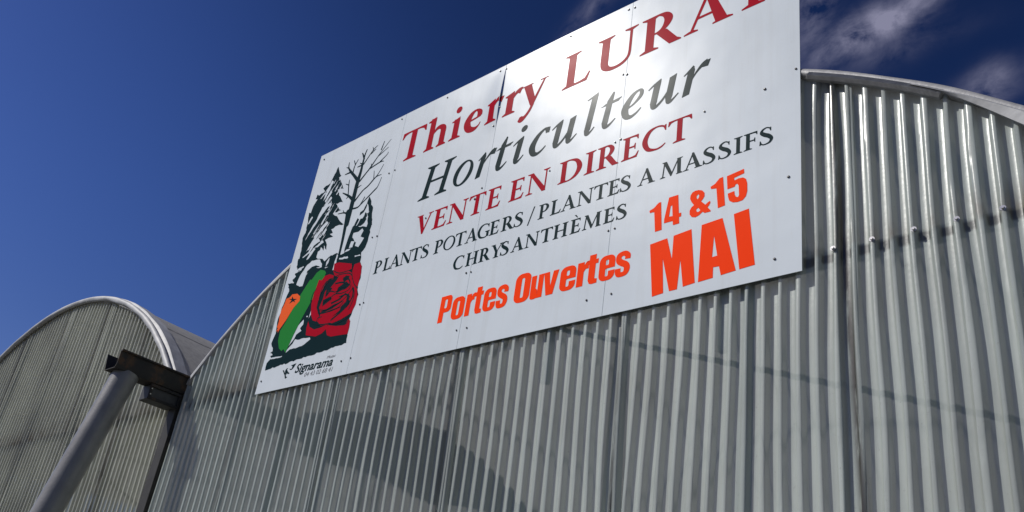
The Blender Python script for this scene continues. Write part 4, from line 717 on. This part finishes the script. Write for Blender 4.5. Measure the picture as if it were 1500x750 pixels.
def GB(ch):
    """heavy condensed sans for the orange lines"""
    S = .20; X = .81
    if ch == 'P': return [[(0, 0), (.23, 0), (.23, .40), (.23, 1), (0, 1)], roundrect(0.0, .36, .56, 1, .16), [(0, .5), (.15, .36), (.15, 1), (0, 1)]], [roundrect(.22, .52, .34, .86, .05)], .56
    if ch == 'O': return [roundrect(0, -.015, .58, 1.015, .22)], [roundrect(.235, .15, .345, .85, .05)], .58
    if ch == 'o': return [roundrect(0, -.015, .53, X+.01, .20)], [roundrect(.215, .13, .315, .66, .045)], .53
    if ch == 'e': return [roundrect(0, -.015, .53, X+.01, .20)], [roundrect(.215, .49, .315, .67, .045), roundrect(.215, .12, .315, .38, .045), [(.26, .29), (.56, .29), (.56, .38), (.26, .38)]], .53
    if ch == 'r': return [quad(.11, 0, .11, X, .22), [(.2, .44), (.2, .66), (.27, .78), (.37, .83), (.37, .56), (.28, .56)]], [], .37
    if ch == 't': return [quad(.20, .12, .20, .98, .215), [(0, X), (.39, X), (.39, .66), (0, .66)], [(.10, .12), (.14, .02), (.22, -.01), (.39, 0), (.39, .14), (.307, .16), (.307, .3), (.0929, .3)]], [], .39
    if ch == 'u': return [roundrect(0, -.015, .30, .35, .10), quad(.11, .2, .11, X, .22), quad(.42, 0, .42, X, .22), [(.08, .0), (.30, -.0), (.36, .08), (.36, .15), (.1, .15)]], [], .53
    if ch == 'v': return [[(0, X), (.21, X), (.28, .30), (.35, X), (.55, X), (.40, 0), (.15, 0)]], [], .55
    if ch == 's': return brush([(.42, .53, .19), (.42, .64, .19), (.34, .72, .17), (.24, .735, .16), (.12, .68, .19), (.12, .53, .20), (.22, .44, .20), (.38, .34, .20), (.42, .22, .21), (.38, .10, .19), (.27, .055, .15), (.14, .08, .18), (.105, .18, .20), (.105, .27, .20)], 5), [], .53
    raise KeyError(ch)

_cache = {}
def glyph_mesh(fn, ch, *a):
    key = (fn.__name__, ch) + a
    if key not in _cache:
        pos, neg, wd = fn(ch, *a); vs, fs = union(pos, neg); _cache[key] = (vs, fs, wd)
    return _cache[key]
def line(name, fn, base, cap, slant, letters, material, lift, args=(), sub=0):
    shapes = []
    for it in letters:
        ch, xl = it[0], it[1]
        vs, fs, wd = glyph_mesh(fn, ch, *args)
        sx = (it[2]-xl)/wd if len(it) > 2 else cap
        shapes.append(([(xl + x*sx + slant*y*cap, GZ + base + y*cap) for x, y in vs], fs))
    o = vinyl(name, shapes, material, lift, sign, sub)
    o['label'] = {3.519: 'large bold red serif lettering of the top line', 3.087: 'dark green italic lettering of the second line', 2.803: 'bold red serif capitals of the third line', 2.601: 'long line of small dark capitals',
                  2.429: 'short line of small dark capitals below the long one', 2.079: 'heavy orange lettering at the lower middle'}[base]
    return o
LB = (.212, .06)
line('lettering', G, 3.519, .266, 0, [('T', -4.172, -3.922), ('h', -3.906, -3.692), ('i', -3.663, -3.554), ('e', -3.528, -3.369), ('r', -3.330, -3.190), ('r', -3.176, -3.030), ('y', -3.032, -2.815),
      ('L', -2.692, -2.485), ('U', -2.455, -2.166), ('R', -2.140, -1.876), ('A', -1.857, -1.565), ('T', -1.576, -1.328)], M['red'], 0.0010, LB, sub=.06)
line('lettering', GI, 3.087, .268, .147, [('H', -3.855, -3.576), ('o', -3.545, -3.375), ('r', -3.341, -3.198), ('t', -3.196, -3.063), ('i', -3.050, -2.939), ('c', -2.903, -2.768), ('u', -2.746, -2.542), ('l', -2.517, -2.415),
      ('t', -2.396, -2.262), ('e', -2.240, -2.106), ('u', -2.079, -1.876), ('r', -1.860, -1.712)], M['teal'], 0.0010, sub=.06)
line('lettering', G, 2.803, .152, 0, [('V', -3.812, -3.658), ('E', -3.648, -3.522), ('N', -3.512, -3.344), ('T', -3.336, -3.193), ('E', -3.178, -3.064), ('E', -2.996, -2.882), ('N', -2.864, -2.697), ('D', -2.627, -2.466), ('I', -2.444, -2.373),
      ('R', -2.362, -2.215), ('E', -2.198, -2.088), ('C', -2.069, -1.925), ('T', -1.916, -1.775)], M['red'], 0.0010, (.205, .065), sub=.06)
xs4 = [('P', -4.158), ('L', -4.063), ('A', -4.000), ('N', -3.898), ('T', -3.795), ('S', -3.699), ('P', -3.583), ('O', -3.502), ('T', -3.400), ('A', -3.311), ('G', -3.210), ('E', -3.111), ('R', -3.018), ('S', -2.920), ('/', -2.815),
       ('P', -2.741), ('L', -2.652), ('A', -2.578), ('N', -2.468), ('T', -2.358), ('E', -2.264), ('S', -2.187), ('A', -2.078), ('M', -1.944), ('A', -1.811), ('S', -1.703), ('S', -1.620), ('I', -1.539), ('F', -1.488), ('S', -1.408)]
line('lettering', G, 2.601, .098, 0, xs4, M['teal'], 0.0010, (.195, .07), sub=.06)
line('lettering', G, 2.429, .092, 0, [('C', -3.375), ('H', -3.272), ('R', -3.163), ('Y', -3.072), ('S', -2.993), ('A', -2.913), ('N', -2.809), ('T', -2.700), ('H', -2.610), ('È', -2.492), ('M', -2.410), ('E', -2.274), ('S', -2.193)], M['teal'], 0.0010, (.205, .075), sub=.06)
line('lettering', GB, 2.079, .178, 0, [('P', -3.420, -3.325), ('o', -3.314, -3.214), ('r', -3.202, -3.140), ('t', -3.142, -3.072), ('e', -3.064, -2.970), ('s', -2.965, -2.878), ('O', -2.832, -2.722), ('u', -2.716, -2.632), ('v', -2.632, -2.530),
      ('e', -2.516, -2.414), ('r', -2.405, -2.335), ('t', -2.350, -2.275), ('e', -2.266, -2.170), ('s', -2.168, -2.078)], M['orange'], 0.0010, sub=.06)
for k in ('14&15', 'MAI'):
    o_ = vinyl('lettering', [union([[tuple(q) for q in p] for p in ART[k]['pos']], [[tuple(q) for q in p] for p in ART[k]['neg']])], M['orange'], 0.0010, sign, .06); o_['label'] = 'heavy orange numbers of the date' if k != 'MAI' else 'very large heavy orange capitals of the month'

# illustration: dark print with colours laid over it
def art(k): return [union([[tuple(q) for q in p] for p in ART[k]['pos']], [[tuple(q) for q in p] for p in ART[k]['neg']])]
def ragged(shapes_poly, amp, step, seed):
    rnd = random.Random(seed); out = []
    for p in shapes_poly:
        q = []
        for i in range(len(p)):
            a, b = p[i], p[(i+1) % len(p)]; l = math.hypot(b[0]-a[0], b[1]-a[1]); n = max(1, int(l/step))
            for k in range(n):
                t = k/n; j = amp if k else 0
                q.append((a[0]+(b[0]-a[0])*t + rnd.uniform(-j, j), a[1]+(b[1]-a[1])*t + rnd.uniform(-j, j)))
        out.append(q)
    return out
dk = ART['dark']
_rn = random.Random(21)
for q_ in range(34):                       # wind-blown white strokes through the fir
    zc = _rn.uniform(4.62, 5.30) ; wl_ = -4.93 + (5.30-zc)*-.16; xc_ = wl_ + _rn.uniform(-.02, .17)
    L_ = _rn.uniform(.03, .085); w_ = _rn.uniform(.004, .009)
    dk['neg'].append([[xc_, zc], [xc_+L_*.55, zc+L_*.75], [xc_+L_*.75, zc+L_], [xc_+L_*.5+w_, zc+L_*.6], [xc_+w_*1.6, zc-w_]])
dsh = [union(ragged(dk['pos'], .006, .022, 3), ragged(dk['neg'], .0035, .02, 5))]
ill = vinyl('tree_print', dsh, M['teal'], 0.0010, sign, .06)
brp = []
for st in ART['branches']: brp += brush([tuple(q) for q in st], 4, True)
vinyl('bare_tree', [union(brp, [])], M['teal'], 0.0012, ill, .06)
vinyl('petal_line', art('petal_line'), M['teal'], 0.0012, ill)
vinyl('green_courgette', art('green'), M['green'], 0.0016, ill, .06)
vinyl('orange_fruit', art('orange'), M['carrot'], 0.0020, ill, .06)
vinyl('red_rose', art('red'), M['red'], 0.0018, ill, .06)
rl = []
for st in ART['rose_lines']: rl += brush([tuple(q) for q in st], 4, True)
vinyl('rose_outline', [union(rl, [])], M['teal'], 0.0022, ill, .06)
vinyl('maker_logo', art('logo'), M['teal'], 0.0010, sign)

def small_text(txt, x0, x1, z, zr, hcap, material, bold, slant, name='lettering'):
    cu = bpy.data.curves.new(name, 'FONT'); cu.body = txt; cu.size = 1.0; cu.offset = bold; cu.resolution_u = 3
    o = bpy.data.objects.new(name + '_tmp', cu); C.objects.link(o)
    bpy.context.view_layer.update()
    me = bpy.data.meshes.new_from_object(o.evaluated_get(bpy.context.evaluated_depsgraph_get()))
    bpy.data.objects.remove(o); bpy.data.curves.remove(cu)
    xs = [v_.co.x for v_ in me.vertices]; a, b = min(xs), max(xs)
    vs = [(v_.co.x, v_.co.y) for v_ in me.vertices]; fs = [tuple(p.vertices) for p in me.polygons]
    cap = 0.72; sx = (x1-x0)/(b-a)
    sh = ([(x0 + (x-a)*sx + slant*y*hcap/cap, z + (zr-z)*(x-a)/(b-a) + y*hcap/cap) for x, y in vs], fs)
    bpy.data.meshes.remove(me)
    return vinyl(name, [sh], material, 0.0010, sign)
small_text('Signarama', -4.785, -4.375, 3.577, 3.567, .066, M['teal'], .022, .30)
small_text('04 43 02 68 41', -4.662, -4.362, 3.529, 3.523, .034, M['grey_ink'], 0.0, .25)
small_text('Mozac', -4.448, -4.358, 3.628, 3.627, .022, M['grey_ink'], 0.0, .25)

proto = None
for i, (x, z) in enumerate(ART['screws']):
    if proto is None:
        bm = bmesh.new(); tube(bm, [(0, 0.0005, 0), (0, -.003, 0), (0, -.0058, 0)], .0062, 12, radii=[.0062, .0062, .0035]); fixn(bm)
        me = bpy.data.meshes.new('screw'); bm.to_mesh(me); bm.free(); me.materials.append(M['screw'])
        proto = me
    o = bpy.data.objects.new('screw', proto); C.objects.link(o); o.parent = sign
    s = 0.8 + 0.35*random.random()
    o.scale = (s, 1, s); o.location = Vector((x, SY + warp_y(x, z) - .0006, z)) - sign.location
